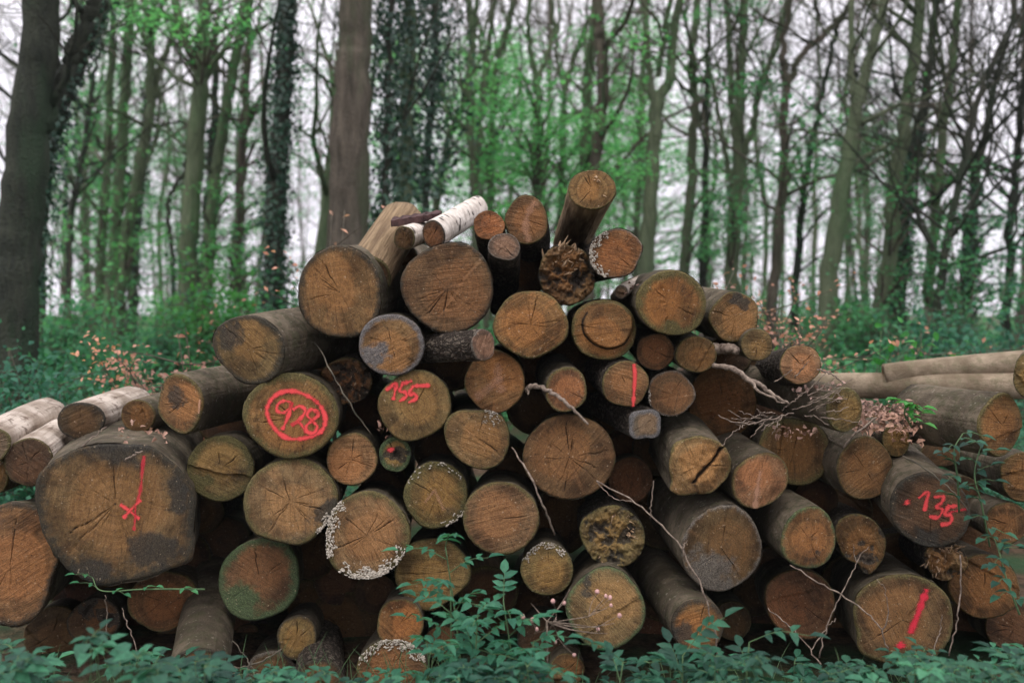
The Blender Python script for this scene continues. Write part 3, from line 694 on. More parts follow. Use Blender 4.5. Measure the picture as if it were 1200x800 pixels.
# ---- logs lying crosswise behind the right flank
def cross_log(px0, py0, px1, py1, Y0, Y1, rad, label, k='peeled'):
    a, b = at(px0, py0, Y0), at(px1, py1, Y1)
    ax = nrm(b - a); L = float(np.linalg.norm(b - a))
    mb = MB(); n = 40; t = np.linspace(0, 1, n)[:, None]
    p = np.zeros((n, 3)); p[:, 2] = t[:, 0] * L; p[:, 0] = .012 * np.sin(t[:, 0] * 7)
    tube(mb, p, rad * (1 + .03 * np.sin(t[:, 0] * 5)), 40, rough=.03, seed=int(px0))
    root = empty('log', (a + b) / 2 - np.array([0, 0, rad]), label, 'log', 'logs lying crosswise behind the pile')
    Z = ax; X = nrm(np.cross(np.array([0, 0, 1.]), Z)); Yv = np.cross(Z, X); o = a - np.array(root.location)
    mb.build('bark', M[k], root, matrix=Matrix(((X[0], Yv[0], Z[0], o[0]), (X[1], Yv[1], Z[1], o[1]), (X[2], Yv[2], Z[2], o[2]), (0, 0, 0, 1))))
    m2 = MB(); Na = 48; th = np.arange(Na) * 2 * np.pi / Na; f = np.linspace(.1, .985, 10)
    ff, tt = np.meshgrid(f, th, indexing='ij')
    x = rad * ff * np.cos(tt); y = rad * ff * np.sin(tt); z = -.006 + .002 * fbm(x * 40, y * 40, x * 0, 3, 2)
    V = np.concatenate([[[0, 0, -.006]], np.stack([x, y, z], -1).reshape(-1, 3)])
    i, j = np.meshgrid(np.arange(9), np.arange(Na), indexing='ij'); j2 = (j + 1) % Na
    qd = 1 + np.stack([i * Na + j, (i + 1) * Na + j, (i + 1) * Na + j2, i * Na + j2], -1).reshape(-1, 4)
    tr = np.stack([np.zeros(Na, int), 1 + np.arange(Na), 1 + (np.arange(Na) + 1) % Na], -1)
    m2.add(V, tr, qd, rim=pre0(ff * .6), stain=pre0(ff * 0 + .1), crack=pre0(ff * 0), core=pre0(1 - ff))
    o = a - np.array(root.location)
    fc = m2.build('cut_face', M['cut'], root, matrix=Matrix(((X[0], Yv[0], Z[0], o[0]), (X[1], Yv[1], Z[1], o[1]), (X[2], Yv[2], Z[2], o[2]), (0, 0, 0, 1))))
    fc['wood_tint'] = list(TINT['tan']); fc['rim_tint'] = list(RIM['olive'])
def pre0(a): return np.concatenate([[a.ravel()[0]], a.ravel()])
cross_log(1036, 440, 1290, 416, 4.30, 4.05, .052, 'pale peeled log lying crosswise behind the right end of the pile')
cross_log(946, 452, 1330, 452, 4.42, 3.95, .055, 'long peeled log lying crosswise in front of the undergrowth on the right')

# ---- marks on the faces
def on_face(key, px, py, lift=.006):
    f = FACES[key]; d = ray(px, py)
    n = f['Z']; C = f['C'] - n * lift
    # the saw plane is slightly out of square
    lx, ly = f['X2'], f['Y2']; nn = nrm(f['Z'] - f['tilt'][0] * lx - f['tilt'][1] * ly)
    t = np.dot(C - CAM, nn) / np.dot(d, nn)
    return CAM + d * t
def strokes(key, lines, w, mat='paint', name='paint_mark', cover=1.0, lift=.0065, label=None):
    f = FACES[key]; mb = MB()
    for li, ln in enumerate(lines):
        wi = w
        if isinstance(ln, tuple) and len(ln) == 2 and isinstance(ln[1], (int, float)) and isinstance(ln[0], list): ln, wi = ln
        P = spline([(a[0], a[1], 0) for a in ln], max(6, 6 * len(ln)))[:, :2]
        T_ = np.gradient(P, axis=0); T_ /= np.maximum(1e-6, np.linalg.norm(T_, axis=1))[:, None]
        P = np.vstack([P[0] - T_[0] * wi * .5, P, P[-1] + T_[-1] * wi * .5]); T_ = np.vstack([T_[:1], T_, T_[-1:]])
        N_ = np.stack([-T_[:, 1], T_[:, 0]], 1)
        n = len(P); V = []; E = []
        offs = [-1.5, -.7, 0, .7, 1.5]; ed = [0, .62, 1.05, .62, 0]; wv = fbm(np.arange(n) * .35, np.zeros(n), np.zeros(n), li + hash_(key) % 90, 2)
        for i in range(n):
            endf = 0.0 if i in (0, n - 1) else 1.0
            for o_, e_ in zip(offs, ed):
                q = P[i] + N_[i] * o_ * wi * .62 * (1 + .22 * wv[i])
                V.append(on_face(key, q[0], q[1], lift + .0006 * li)); E.append(max(0, e_ + .25 * wv[i] * (e_ > 0)) * endf)
        q = [(i * 5 + j, i * 5 + j + 1, (i + 1) * 5 + j + 1, (i + 1) * 5 + j) for i in range(n - 1) for j in range(4)]
        mb.add(V, None, q, edge=E, cover=cover)
    o = mb.build(name, M[mat], f['face'])
    Wm = Matrix.Translation(f['root'].location) @ f['M']
    o.matrix_basis = Wm.inverted()
    if label: o['label'] = label
    return o
def blob(key, px, py, r, mat='paint', cover=1.0, name='paint_mark'):
    strokes(key, [([(px - .1, py - r * .3), (px + .1, py + r * .3)], r * 1.5)], r, mat, name, cover)
def c2(l): return [(220 + x / 3.078, 380 + y / 3.078) for x, y in l]
def c1(l): return [(x / 2.223, 440 + y / 2.223) for x, y in l]
def ce(l): return [(940 + x / 3.333, 560 + y / 3.333) for x, y in l]
def c6(l): return [(520 + x / 3.333, 400 + y / 3.333) for x, y in l]
ring = [(347 + (34 + 1.5 * math.sin(2 * a)) * math.cos(a) , 486.5 + (28 + 1.3 * math.cos(3 * a)) * math.sin(a + .12)) for a in np.linspace(-.9, 2 * np.pi - .7, 26)]
def c2s(l): return c2([(390 + (x - 386) * 1.2, 334 + (y - 334) * 1.05) for x, y in l])
strokes('num928', [(ring, 4.9), c2s([(372, 284), (352, 278), (332, 290), (330, 312), (350, 318), (368, 300), (374, 284), (364, 328), (346, 376)]),
                   c2s([(378, 308), (398, 296), (414, 312), (398, 342), (372, 362), (396, 352), (416, 386)]),
                   c2s([(452, 316), (432, 308), (420, 326), (434, 346), (450, 366), (440, 388), (420, 384), (418, 364), (436, 344), (452, 330), (452, 316)])],
        3.7, label='red 928 inside a red circle')
strokes('num155', [c2([(716, 236), (750, 214), (748, 240), (742, 270)]), c2([(774, 213), (790, 209), (808, 204)]), c2([(774, 214), (765, 240), (784, 244), (788, 260), (764, 276)]),
                   c2([(812, 222), (840, 221), (872, 220)]), c2([(812, 223), (800, 249), (818, 251), (824, 266), (798, 281)])], 4.0, label='red 155')
strokes('cross', [c1([(314, 336), (338, 352), (362, 372)]), c1([(366, 324), (342, 348), (322, 370)])], 3.6, 'paint', label='red X', lift=.013)
strokes('cross', [c1([(375, 210), (370, 250), (367, 290), (358, 330)]), (c1([(352, 340), (352, 370), (349, 402)]), 3.0)], 3.8, 'paintdim', cover=.7, lift=.013)
strokes('redline', [c6([(743, 90), (747, 140), (743, 200), (740, 252)])], 4.2, label='red vertical line')
blob('reddot', 458, 527, 4.2)
strokes('num135', [ce([(456, 77), (492, 53), (486, 90), (478, 126)]), ce([(516, 74), (550, 72), (545, 95), (526, 112), (548, 124), (532, 152), (498, 150)]),
                   ce([(570, 111), (585, 110), (604, 107)]), ce([(570, 112), (559, 140), (580, 144), (585, 160), (575, 176), (544, 182)])], 4.2, 'paint', cover=.9, label='red 135')
strokes('num135', [(ce([(566, 136), (600, 128), (642, 120)]), 3.0)], 3, 'paintdim', cover=.6)
blob('num135', 1063, 588, 4.6, 'paint', .9)
strokes('redslash', [ce([(486, 436), (470, 480), (450, 535), (424, 602)])], 7.0, 'paintdim', cover=.95, label='red slash')
blob('redslash', 1055.5, 755, 6.4, 'paintdim', .95)
strokes('pale891', [[(891, 552), (888, 570), (885, 594)]], 5.5, 'scar', 'pale_streak', .6)
strokes('top617', [[(627, 237), (618, 252), (616, 268), (620, 282)]], 7, 'scar', 'pale_scar', .42)
strokes('wedge581', [([(558, 465), (570, 457), (585, 444)], 9), ([(583, 426), (584, 440), (588, 458)], 9)], 8, 'scar', 'pale_streak', .35)
strokes('greyb', [([(234, 468), (233, 484)], 1.8)], 2, 'scar', 'pale_scar', .9)
strokes('white509', [([(509, 574), (515, 586), (520, 597)], 3.5), ([(508, 576), (498, 588)], 2.5)], 3, 'scar', 'pale_streak', .3)

# ---- crust fungus on rims (one crust mesh per log)
def fungus(key, spans, seed, n=80, size=.006, inner=.8):
  for si, (a0, a1) in enumerate(spans):
    f = FACES[key]; r = rng(seed + si * 31); mb = MB()
    for k_ in range(n // len(spans)):
        a = math.radians(r.uniform(a0, a1)); rr = 1 - (1 - inner) * r.uniform() ** 1.5 * (.4 + .9 * abs(math.sin(a * 5 + seed)))
        ti = (a - f['roll']) % (2 * np.pi)
        R = np.interp(ti, np.arange(201) * 2 * np.pi / 200, np.r_[f['R_'], f['R_'][0]])
        c = f['C'] + (f['X'] * math.cos(a) + f['Y'] * math.sin(a)) * R * rr - f['Z'] * .004
        tdir = nrm(-f['X'] * math.sin(a) + f['Y'] * math.cos(a) + r.normal(size=3) * .25)
        ln = size * r.uniform(.6, 2.4); h = size * r.uniform(.3, .6)
        p = [c - tdir * ln * .5, c - f['Z'] * h * .6 + r.normal(size=3) * h * .2, c + tdir * ln * .5]
        tube(mb, spline(p, 5), np.array([.3, .9, 1, .8, .3]) * h, 6, rough=.4, seed=k_)
    o = mb.build('crust_fungus', M['fungus'], f['face'])
    o.matrix_basis = (Matrix.Translation(f['root'].location) @ f['M']).inverted()
fungus('fungus', [(20, 130), (150, 235), (60, 110)], 3, 520, .0055, .78)
fungus('crust', [(185, 300), (300, 350)], 4, 300, .005, .70)
fungus('hex721', [(110, 250)], 5, 200, .0045, .74)
fungus('cap640', [(200, 320)], 6, 160, .004, .8)
fungus('white509', [(200, 330), (30, 80)], 7, 60, .005, .82)
fungus('olive560', [(285, 325)], 11, 60, .004, .55)
fungus('silver786', [(60, 120), (150, 190)], 8, 30, .005, .9)
fungus('radial', [(15, 50)], 9, 60, .006, .88)

# ---- splinters on the broken ends
def splinters(key, n, ln, seed, up=.3, arc=(0, 6.28), wmul=1.0):
    f = FACES[key]; r = rng(seed); mb = MB()
    for b_ in range(max(2, n // 9)):
        a = r.uniform(*arc); rr = math.sqrt(r.uniform(0, .55)) * f['R']
        cc = f['C'] + (f['X'] * math.cos(a) + f['Y'] * math.sin(a)) * rr + f['Z'] * .035
        bd = nrm(-f['Z'] * 1.1 + (f['X'] * r.normal() + f['Y'] * r.normal()) * .35 + np.array([0, 0, up]))
        for k_ in range(9):
            c = cc + r.normal(size=3) * .009
            d = nrm(bd + r.normal(size=3) * .16)
            l = ln * r.uniform(.4, 1.15); w = r.uniform(.0018, .0055) * wmul
            p = spline([c, c + d * l * .5 + r.normal(size=3) * .003, c + d * l + r.normal(size=3) * .006], 5)
            tube(mb, p, np.array([1, 1.1, .9, .6, .15]) * w, 4, rough=.5, seed=k_)
    o = mb.build('splinters', M['splinter'], f['face'])
    o.matrix_basis = (Matrix.Translation(f['root'].location) @ f['M']).inverted()
splinters('brokenlog', 110, .055, 1, .5, (3.3, 5.6), 1.5)
splinters('stub', 45, .08, 2, -.25)
splinters('rotl', 30, .05, 3, 0)
splinters('rot718', 36, .055, 4, -.2)
splinters('topmost', 8, .05, 5, .0)
splinters('drip', 16, .04, 6, -.4)

# ---- bark slab on the top
mb = MB()
a, b = at(459, 263, 3.42), at(517, 254, 3.5)
V = []; n = 14
for i in range(n):
    t = i / (n - 1); c = a + (b - a) * t
    for (dy, dz) in ((-.03, -.012), (-.034, .010), (.0, .024), (.05, .016), (.05, -.004), (.0, .004)):
        w = 1 + .12 * math.sin(i * 2.3 + dy * 90)
        V.append(c + np.array([.004 * math.sin(i * 3 + dz * 300), dy * w, dz * w]))
q = [(i * 6 + j, i * 6 + (j + 1) % 6, (i + 1) * 6 + (j + 1) % 6, (i + 1) * 6 + j) for i in range(n - 1) for j in range(6)]
mb.add(V, None, q + [(0, 3, 2, 1), (0, 5, 4, 3), (78, 79, 80, 81), (78, 81, 82, 83)])
tag(mb.build('bark_slab', M['slab'], None, origin=a, smooth_shade=False), 'dark reddish slab of bark lying on the top behind the short birch piece', 'bark slab')
HAZE = .0009
# ------------------------------------------------------------------ sticks and fallen branches on the pile
def stick(name, label, cat, lines, mat='twig', group=None, sides=7):
    mb = MB(); o0 = None
    for pts in lines:
        P = [at(p[0], p[1], p[2]) for p in pts]; W = [p[3] * p[2] / F * (.5 if p[3] > 4 else .38) for p in pts]
        n = max(8, 5 * len(pts))
        S = spline(P, n); R_ = np.interp(np.linspace(0, len(pts) - 1, n), np.arange(len(pts)), W)
        S[1:-1] += rng(int(pts[0][0] * 7)).normal(size=(n - 2, 3)) * .0022
        tube(mb, S, R_, sides, rough=.4 if R_.max() < .006 else .14, seed=int(pts[0][0]))
        if o0 is None: o0 = P[0]
    return tag(mb.build(name, M[mat], None, origin=o0), label, cat, group)
stick('dead_stick', 'bent pale stick poking out in front of the largest middle log', 'stick', [[(618, 458, 3.2, 6), (621, 453, 3.15, 6), (632, 454, 3.08, 5.5), (648, 461, 3.03, 5), (668, 476, 3.0, 4.5), (689, 497, 2.98, 4)], [(621, 453, 3.15, 4), (619, 462, 3.12, 3)]])
stick('dead_stick', 'thin straight twig leaning left of the largest middle log down to the white capped log', 'stick', [[(600, 524, 3.22, 2), (617, 550, 3.1, 3), (635, 588, 3.06, 3.6), (650, 626, 3.12, 3.4)]])
stick('bramble', 'long arching bare bramble stem crossing the big log with a grey lower half', 'bramble', [[(699, 563, 3.1, 2.2), (742, 588, 3.0, 2.6), (778, 618, 2.94, 2.8), (806, 655, 2.9, 2.8), (826, 700, 2.88, 2.8), (838, 745, 2.88, 2.8), (842, 790, 2.9, 2.8)],
      [(762, 607, 2.97, 2), (764, 585, 2.96, 2), (766, 563, 2.96, 1.8)], [(802, 650, 2.9, 1.8), (800, 640, 2.9, 1.6), (806, 633, 2.9, 1.2)], [(699, 563, 3.1, 1.6), (716, 582, 3.05, 1.5), (742, 588, 3.0, 1.4)], [(812, 668, 2.9, 1.6), (803, 664, 2.9, 1.2)]])
stick('fallen_branch', 'pale fallen branch running down the right slope above the large shadowed log', 'branch', [[(836, 428, 3.2, 6), (860, 433, 3.14, 7), (885, 448, 3.1, 6), (905, 462, 3.08, 5), (925, 474, 3.06, 4)], [(868, 438, 3.12, 5), (894, 460, 3.06, 4), (920, 472, 3.05, 2.5)]])
stick('branch_stub', 'short thick pale branch stub between the small round logs on the right', 'branch', [[(832, 410, 3.3, 13), (850, 408, 3.24, 13), (864, 411, 3.2, 10)]])
r_ = rng(5)
ln = [[(930, 484, 3.1, 2.2), (900, 492, 3.02, 2.4), (868, 496, 2.98, 2.2), (842, 486, 2.96, 1.8)]]
for k in range(11):
    x, y = r_.uniform(868, 925), r_.uniform(484, 500); dx = r_.uniform(-38, -10); dy = r_.uniform(-12, 26)
    ln.append([(x, y, 3.03, 1.8), (x + dx * .5, y + dy * .4 + r_.normal() * 2, 3.0, 1.5), (x + dx, y + dy, 2.98, 1.1)])
stick('twig_bundle', 'tangle of thin pale dead twigs in front of the green shaded log', 'twigs', ln)
ln = []
for k in range(16):
    x, y = r_.uniform(905, 965), r_.uniform(440, 490); a = r_.uniform(-.9, .5); l = r_.uniform(18, 55)
    ln.append([(x, y, 3.08, 2), (x + l * .5 * math.cos(a), y + l * .5 * math.sin(a) + r_.normal() * 2, 3.06, 1.7), (x + l * math.cos(a), y + l * math.sin(a), 3.05, 1.1)])
stick('twig_bundle', 'criss crossed greyish twigs between the right slope logs', 'twigs', ln)
stick('dead_stick', 'small pale stick slanting above the brown log right of the twigs', 'stick', [[(988, 524, 3.1, 3), (1004, 507, 3.06, 3.6), (1027, 489, 3.05, 3)]])
stick('dead_stick', 'dark twig lying over the top edge of the numbered dark log', 'stick', [[(1058, 534, 3.1, 2.6), (1090, 552, 3.0, 2.6), (1122, 582, 2.95, 2.2), (1140, 610, 2.95, 1.6)]], 'twigdark')
stick('dead_stick', 'pale curved twig arching over the slope beside the top right small logs', 'stick', [[(958, 433, 3.1, 2.5), (972, 437, 3.05, 2.5), (988, 449, 3.03, 2)]])
stick('dead_twig', 'long pale dead stem sloping down in front of the broad red slashed log', 'twig', [[(926, 662, 3.05, 2), (965, 685, 2.95, 2.3), (1005, 708, 2.9, 2.5), (1030, 734, 2.86, 2.6), (1040, 764, 2.86, 2.6)], [(1033, 740, 2.86, 2), (1041, 718, 2.86, 1.8), (1038, 690, 2.86, 1.4), (1028, 678, 2.86, 1)]])
stick('dead_twig', 'forked grey stem standing beside the orange log with a dark smudge', 'twig', [[(960, 770, 2.95, 2.4), (972, 726, 2.95, 2.2), (990, 690, 2.96, 2), (1003, 660, 2.97, 1.6), (1018, 640, 2.98, 1.2)], [(1003, 660, 2.97, 1.3), (1000, 640, 2.97, 1)]])
stick('dead_twig', 'curving pale stem hanging under the splintered stub', 'twig', [[(1125, 650, 2.98, 2.2), (1126, 690, 2.95, 2.4), (1121, 730, 2.92, 2.4), (1112, 768, 2.92, 2.4)]])
stick('dead_twig', 'slim pale stem rising in front of the broad log foot near the leaves', 'twig', [[(1072, 800, 2.75, 2.2), (1092, 765, 2.78, 2), (1102, 735, 2.8, 1.6), (1104, 720, 2.8, 1.2)]])
stick('dead_twig', 'short pale twig slanting low left of the broad red slashed log', 'twig', [[(900, 712, 2.9, 1.6), (930, 738, 2.85, 2), (962, 778, 2.8, 2.2)], [(950, 762, 2.82, 1.8), (965, 740, 2.82, 1.8), (979, 724, 2.82, 1.4)]])
stick('dead_twig', 'straight pale straw standing before the small dark log at lower left', 'twig', [[(124, 752, 2.9, 1.8), (125, 722, 2.9, 1.6), (123, 697, 2.9, 1.2)]])
stick('dead_twig', 'slanting pale straw beneath the huge angular log', 'twig', [[(166, 800, 2.85, 2), (160, 762, 2.86, 1.8), (150, 732, 2.88, 1.5), (143, 712, 2.9, 1.2)]])
stick('dead_twig', 'dark twigs lying in the grass by the steep grey green log', 'twig', [[(270, 782, 2.95, 2), (300, 778, 2.9, 2.4), (330, 760, 2.9, 2)], [(240, 785, 2.9, 1.6), (290, 790, 2.86, 1.8), (330, 786, 2.86, 1.4)], [(272, 750, 3.0, 1.4), (290, 772, 2.95, 1.6), (300, 790, 2.9, 1.4)]], 'twigdark')
stick('dead_stick', 'grey twig lying along the top of the huge angular log', 'stick', [[(92, 526, 3.1, 2), (110, 511, 3.12, 2.4), (125, 500, 3.14, 2)], [(147, 539, 3.06, 3), (158, 532, 3.05, 3), (167, 528, 3.06, 2)]], 'twig')
stick('dead_stick', 'dark stem leaning against the left side of the circled number log', 'stick', [[(368, 398, 3.4, 2), (385, 430, 3.2, 2.2), (408, 470, 3.16, 2.2), (436, 510, 3.2, 1.6)]], 'twigdark')

# dry leaves caught between the logs, far too many to count
r = rng(77); mb = MB()
C = []
for (x0, y0, x1, y1, Y, n) in ((1000, 470, 1075, 505, 3.25, 420), (1040, 480, 1080, 520, 3.12, 70), (930, 450, 990, 470, 3.2, 60), (735, 330, 770, 348, 3.3, 25), (905, 500, 960, 512, 3.2, 34), (440, 500, 470, 515, 3.3, 14), (1095, 470, 1140, 500, 3.3, 60), (140, 495, 200, 520, 3.3, 26)):
    for k in range(n):
        C.append(at(r.uniform(x0, x1), r.uniform(y0, y1), Y + r.uniform(-.12, .2)))
C = np.array(C); N = r.normal(size=C.shape) * .7 + np.array([0, -.5, .8])
leaves(mb, C, N, r.uniform(.010, .027, len(C)), r, .6, fine=True, fold=.4, curl=.35)
tag(mb.build('leaf_litter', M['litter'], None, origin=C[0]), 'pinkish brown dry leaves caught between the logs', 'leaf litter', kind='stuff')

# ------------------------------------------------------------------ ground
mb = MB()
gx = np.r_[-250, -120, -60, np.linspace(-30, 30, 61), 60, 120, 250]; gy = np.r_[-60, -20, -8, np.linspace(-4, 40, 89), 60, 100, 180, 320]
X_, Y_ = np.meshgrid(gx, gy, indexing='ij')
Zg = .05 * fbm(X_ * .7, Y_ * .7, X_ * 0, 11, 3) * smooth(5.5, 8, Y_) - .02
nx, ny = X_.shape
i, j = np.meshgrid(np.arange(nx - 1), np.arange(ny - 1), indexing='ij')
mb.add(np.stack([X_, Y_, Zg], -1).reshape(-1, 3), None, np.stack([i * ny + j, (i + 1) * ny + j, (i + 1) * ny + j + 1, i * ny + j + 1], -1).reshape(-1, 4))
T = NT('forest floor'); P = T.obj()
n1 = T.noise(P, 1.3, 4); n2 = T.noise(P, 22, 4, .7)
c = T.mix(T.ramp(n2, .3, .7), (.028, .020, .014), (.11, .07, .045)); c = T.mix(T.ramp(n1, .42, .6, 0, .85), c, (.022, .062, .026))
tag(mb.build('ground', T.done(T.bsdf(c, .95, T.bump(n2, .8, .03), .1))), kind='structure', label='leafy woodland floor', cat='ground')

# ------------------------------------------------------------------ undergrowth behind the pile
def clusters(spec, seed, size, mat, name, label, flat=.6):
    """leafy ground cover: low tufts over an area (Y range, x range at that depth, height)"""
    r = rng(seed); mb = MB(); Cs = []
    for (x0, x1, Y0, Y1, n, h) in spec:
        for k in range(n):
            Y = Y0 + (Y1 - Y0) * r.uniform() ** .8
            xx = (r.uniform(x0, x1) - 600) / F * Y
            hh = h * (.15 + 1.5 * (.5 + .5 * vnoise(np.array([xx * .45]), np.array([Y * .45]), np.array([0.]), seed)[0]) ** 2)
            m = r.integers(5, 12)
            c = np.array([xx, Y, 0]) + np.stack([r.normal(size=m) * .13, r.normal(size=m) * .13, hh * r.uniform(.15, 1, m)], 1)
            Cs.append(c)
    C = np.concatenate(Cs); N = r.normal(size=C.shape) * flat + np.array([0, -.25, 1])
    leaves(mb, C, N, size * r.uniform(.6, 1.4, len(C)), r, .6)
    return tag(mb.build(name, M[mat]), label, 'ground cover', kind='stuff')
clusters([(-120, 420, 4.9, 9, 3200, .42), (780, 1350, 5.0, 10, 3200, .38)], 1, .042, 'teal', 'ground_cover', 'low cool green ground cover behind the log pile')
clusters([(-200, 1400, 8, 22, 2600, .7)], 2, .10, 'green', 'ground_cover', 'green leafy woodland undergrowth between the trees', .7)
clusters([(-200, 1400, 20, 48, 2200, 1.0)], 3, .19, 'green', 'ground_cover', 'distant green undergrowth under the far trees', .8)

def shrub(px, pyt, Y, w, mat, label, group, seed, n=260, size=.055, name='shrub', cat='shrub', stems=9, stemmat='twigdark', leafmat2=None, airy=False):
    r = rng(seed); base = at(px, 400, Y); base[2] = 0
    H = at(px, pyt, Y)[2]; W = w * Y / F
    root = empty(name, base, label, cat, group)
    ms = MB(); tips = []
    for k in range(stems):
        a = r.uniform(0, 6.28); rr = r.uniform(.1, 1) * W * .5; h = H * r.uniform(.65, 1.0) * (1 - .35 * (rr / (W * .5 + 1e-6)) ** 2)
        t = base + np.array([math.cos(a) * rr, math.sin(a) * rr * .8, h])
        m = base + (t - base) * .5 + np.array([-math.cos(a), -math.sin(a), 0]) * rr * .22 + r.normal(size=3) * .04
        p = spline([base + np.array([math.cos(a), math.sin(a), 0]) * .04, m, t], 9)
        tube(ms, p, np.linspace(.009, .0022, 9) * (.6 + .25 * H), 5); tips.append(p)
        for q in range(5):
            b = p[r.integers(3, 8)]; e = b + np.array([r.normal() * .22, r.normal() * .18, r.uniform(.02, .25)]) * (.5 + .5 * H)
            pp = spline([b, (b + e) / 2 + r.normal(size=3) * .02, e], 6); tube(ms, pp, np.linspace(.004, .0012, 6), 4); tips.append(pp)
    ms.build('stems', M[stemmat], root, origin=base)
    C = []
    for k in range(n):
        p = tips[r.integers(len(tips))]; C.append(p[r.integers(len(p) // 3, len(p))] + r.normal(size=3) * (.035 if airy else .07))
    C = np.array(C); N = r.normal(size=C.shape) * .6 + np.array([0, -.3, .8])
    ml = MB(); leaves(ml, C, N, size * r.uniform(.6, 1.35, n), r, .58, fine=Y < 5)
    ml.build('foliage', M[mat], root, origin=base)
    return root
GL = 'green shrubs in the undergrowth left of the pile'; GRr = 'green shrubs in the undergrowth right of the pile'
k = 0
for (px, py, Y, w, mt, lab) in [
    (30, 400, 5.6, 150, 'teal', 'cool green bush at the foot of the big dark trunk, far left'),
    (120, 385, 7.0, 150, 'green', 'leafy green bush between the big dark trunk and the orange leaved sapling'),
    (75, 345, 9.0, 130, 'green', 'tall loose bush behind the cool green bush on the left'),
    (190, 350, 9.5, 130, 'green', 'bushy green thicket under the forked olive trunks'),
    (235, 300, 10.0, 95, 'bright', 'bright green ivy like bush at the base of the olive trunk'),
    (285, 285, 10.5, 85, 'bright', 'bright leafy bush just left of the ivy covered trunk'),
    (330, 300, 9.5, 80, 'green', 'green bush behind the left shoulder log'),
    (60, 450, 5.0, 170, 'teal', 'low bluish bush just above the pale logs at left'),
    (215, 440, 6.4, 150, 'green', 'low green bush behind the small reddish log end')]:
    shrub(px, py, Y, w, mt, lab, GL, 100 + k, 2300, .026 + .0035 * Y, stems=26); k += 1
for (px, py, Y, w, mt, lab) in [
    (1030, 340, 9.5, 130, 'green', 'leafy green bush behind the crosswise peeled logs'),
    (1100, 345, 8.5, 140, 'teal', 'blue green bush below the leaning ivy trunk at right'),
    (1170, 370, 8.0, 130, 'teal', 'dim green bush at the right edge under the bare twigs'),
    (980, 310, 11.0, 90, 'green', 'tall green bush between the right hand beech trunks'),
    (1060, 390, 6.5, 170, 'green', 'low leafy bush right above the peeled logs'),
    (940, 400, 7.5, 120, 'green', 'grassy green bush behind the orange leaved saplings'),
    (870, 330, 12.0, 90, 'green', 'pale green bush behind the rusty cored log'),
    (1150, 400, 6.0, 130, 'teal', 'low dark bush near the right edge behind the peeled log')]:
    shrub(px, py, Y, w, mt, lab, GRr, 200 + k, 2000, .026 + .0035 * Y, stems=26); k += 1
SG = 'beech saplings still holding dry orange leaves'
shrub(212, 378, 4.7, 270, 'dry', 'wide sapling with dry orange leaves left of the shoulder log', SG, 301, 2200, .027, 'beech_sapling', 'sapling', 20, airy=True)
shrub(848, 296, 4.9, 90, 'dry', 'small orange leaved sapling above the log with a black patch', SG, 302, 1100, .026, 'beech_sapling', 'sapling', 13, airy=True)
shrub(945, 362, 4.7, 120, 'dry', 'orange leaved sapling beside the round tan log on the right slope', SG, 303, 1400, .027, 'beech_sapling', 'sapling', 14, airy=True)
shrub(905, 340, 5.4, 90, 'dry', 'loose orange leaved sapling between the log with a black patch and the round tan log', SG, 308, 900, .028, 'beech_sapling', 'sapling', 11, airy=True)
shrub(1085, 360, 6.0, 34, 'dry', 'slim sapling with few orange leaves behind the peeled logs', SG, 304, 200, .03, 'beech_sapling', 'sapling', 4, airy=True)
shrub(285, 335, 6.4, 60, 'dry', 'slender sapling with scattered orange leaves over the left shoulder log', SG, 305, 160, .03, 'beech_sapling', 'sapling', 4, airy=True)
shrub(392, 140, 5.2, 60, 'dry', 'tall thin sapling with a few pinkish leaves before the thick centre trunk', SG, 306, 110, .04, 'beech_sapling', 'sapling', 6, airy=True)
shrub(1045, 372, 4.75, 150, 'bright', 'bright green young shoots on the peeled logs at right', None, 307, 170, .05, 'leafy_shoot', 'plant', 6, 'stem', airy=True)

GU = 'tall loose saplings in fresh leaf among the trees'
LU = 'tall loose sapling in fresh green leaf among the trees, one of many alike'
u_protos = [shrub(150, 240, 13.0, 120, 'spring', LU, GU, 401, 420, .055, 'leafy_sapling', 'sapling', 7, airy=True),
            shrub(1120, 270, 12.5, 110, 'green', LU, GU, 402, 420, .055, 'leafy_sapling', 'sapling', 7, airy=True),
            shrub(920, 265, 14.0, 110, 'spring', LU, GU, 403, 360, .055, 'leafy_sapling', 'sapling', 6, airy=True)]
UG = rng(404)
# ------------------------------------------------------------------ trees
def branch(mb_t, mb_w, p0, d, L, rad, r, level, tips, upb=.35, thr=.014):
    n = 7; pts = [p0]; dd = d.copy(); st = L / (n - 1)
    for i in range(n - 1):
        dd = nrm(dd + r.normal(size=3) * .17 + np.array([0, 0, upb * .16])); pts.append(pts[-1] + dd * st)
    pts = np.array(pts); R_ = np.linspace(rad, max(rad * .25, .0028), n)
    tube(mb_t if rad > thr else mb_w, pts, R_, 7 if rad > .03 else (5 if rad > thr else 3), cap=rad > .02)
    tips.append(pts)
    if level > 0:
        for k in range(r.integers(3, 6)):
            i = r.integers(2, n); t = nrm(pts[min(i, n - 1)] - pts[i - 1]); s = perp(t[None], r)[0]
            branch(mb_t, mb_w, pts[i], nrm(t * .75 + s * r.uniform(.45, .9)), L * r.uniform(.35, .62), max(R_[i] * .6, .0028), r, level - 1, tips, upb, thr)

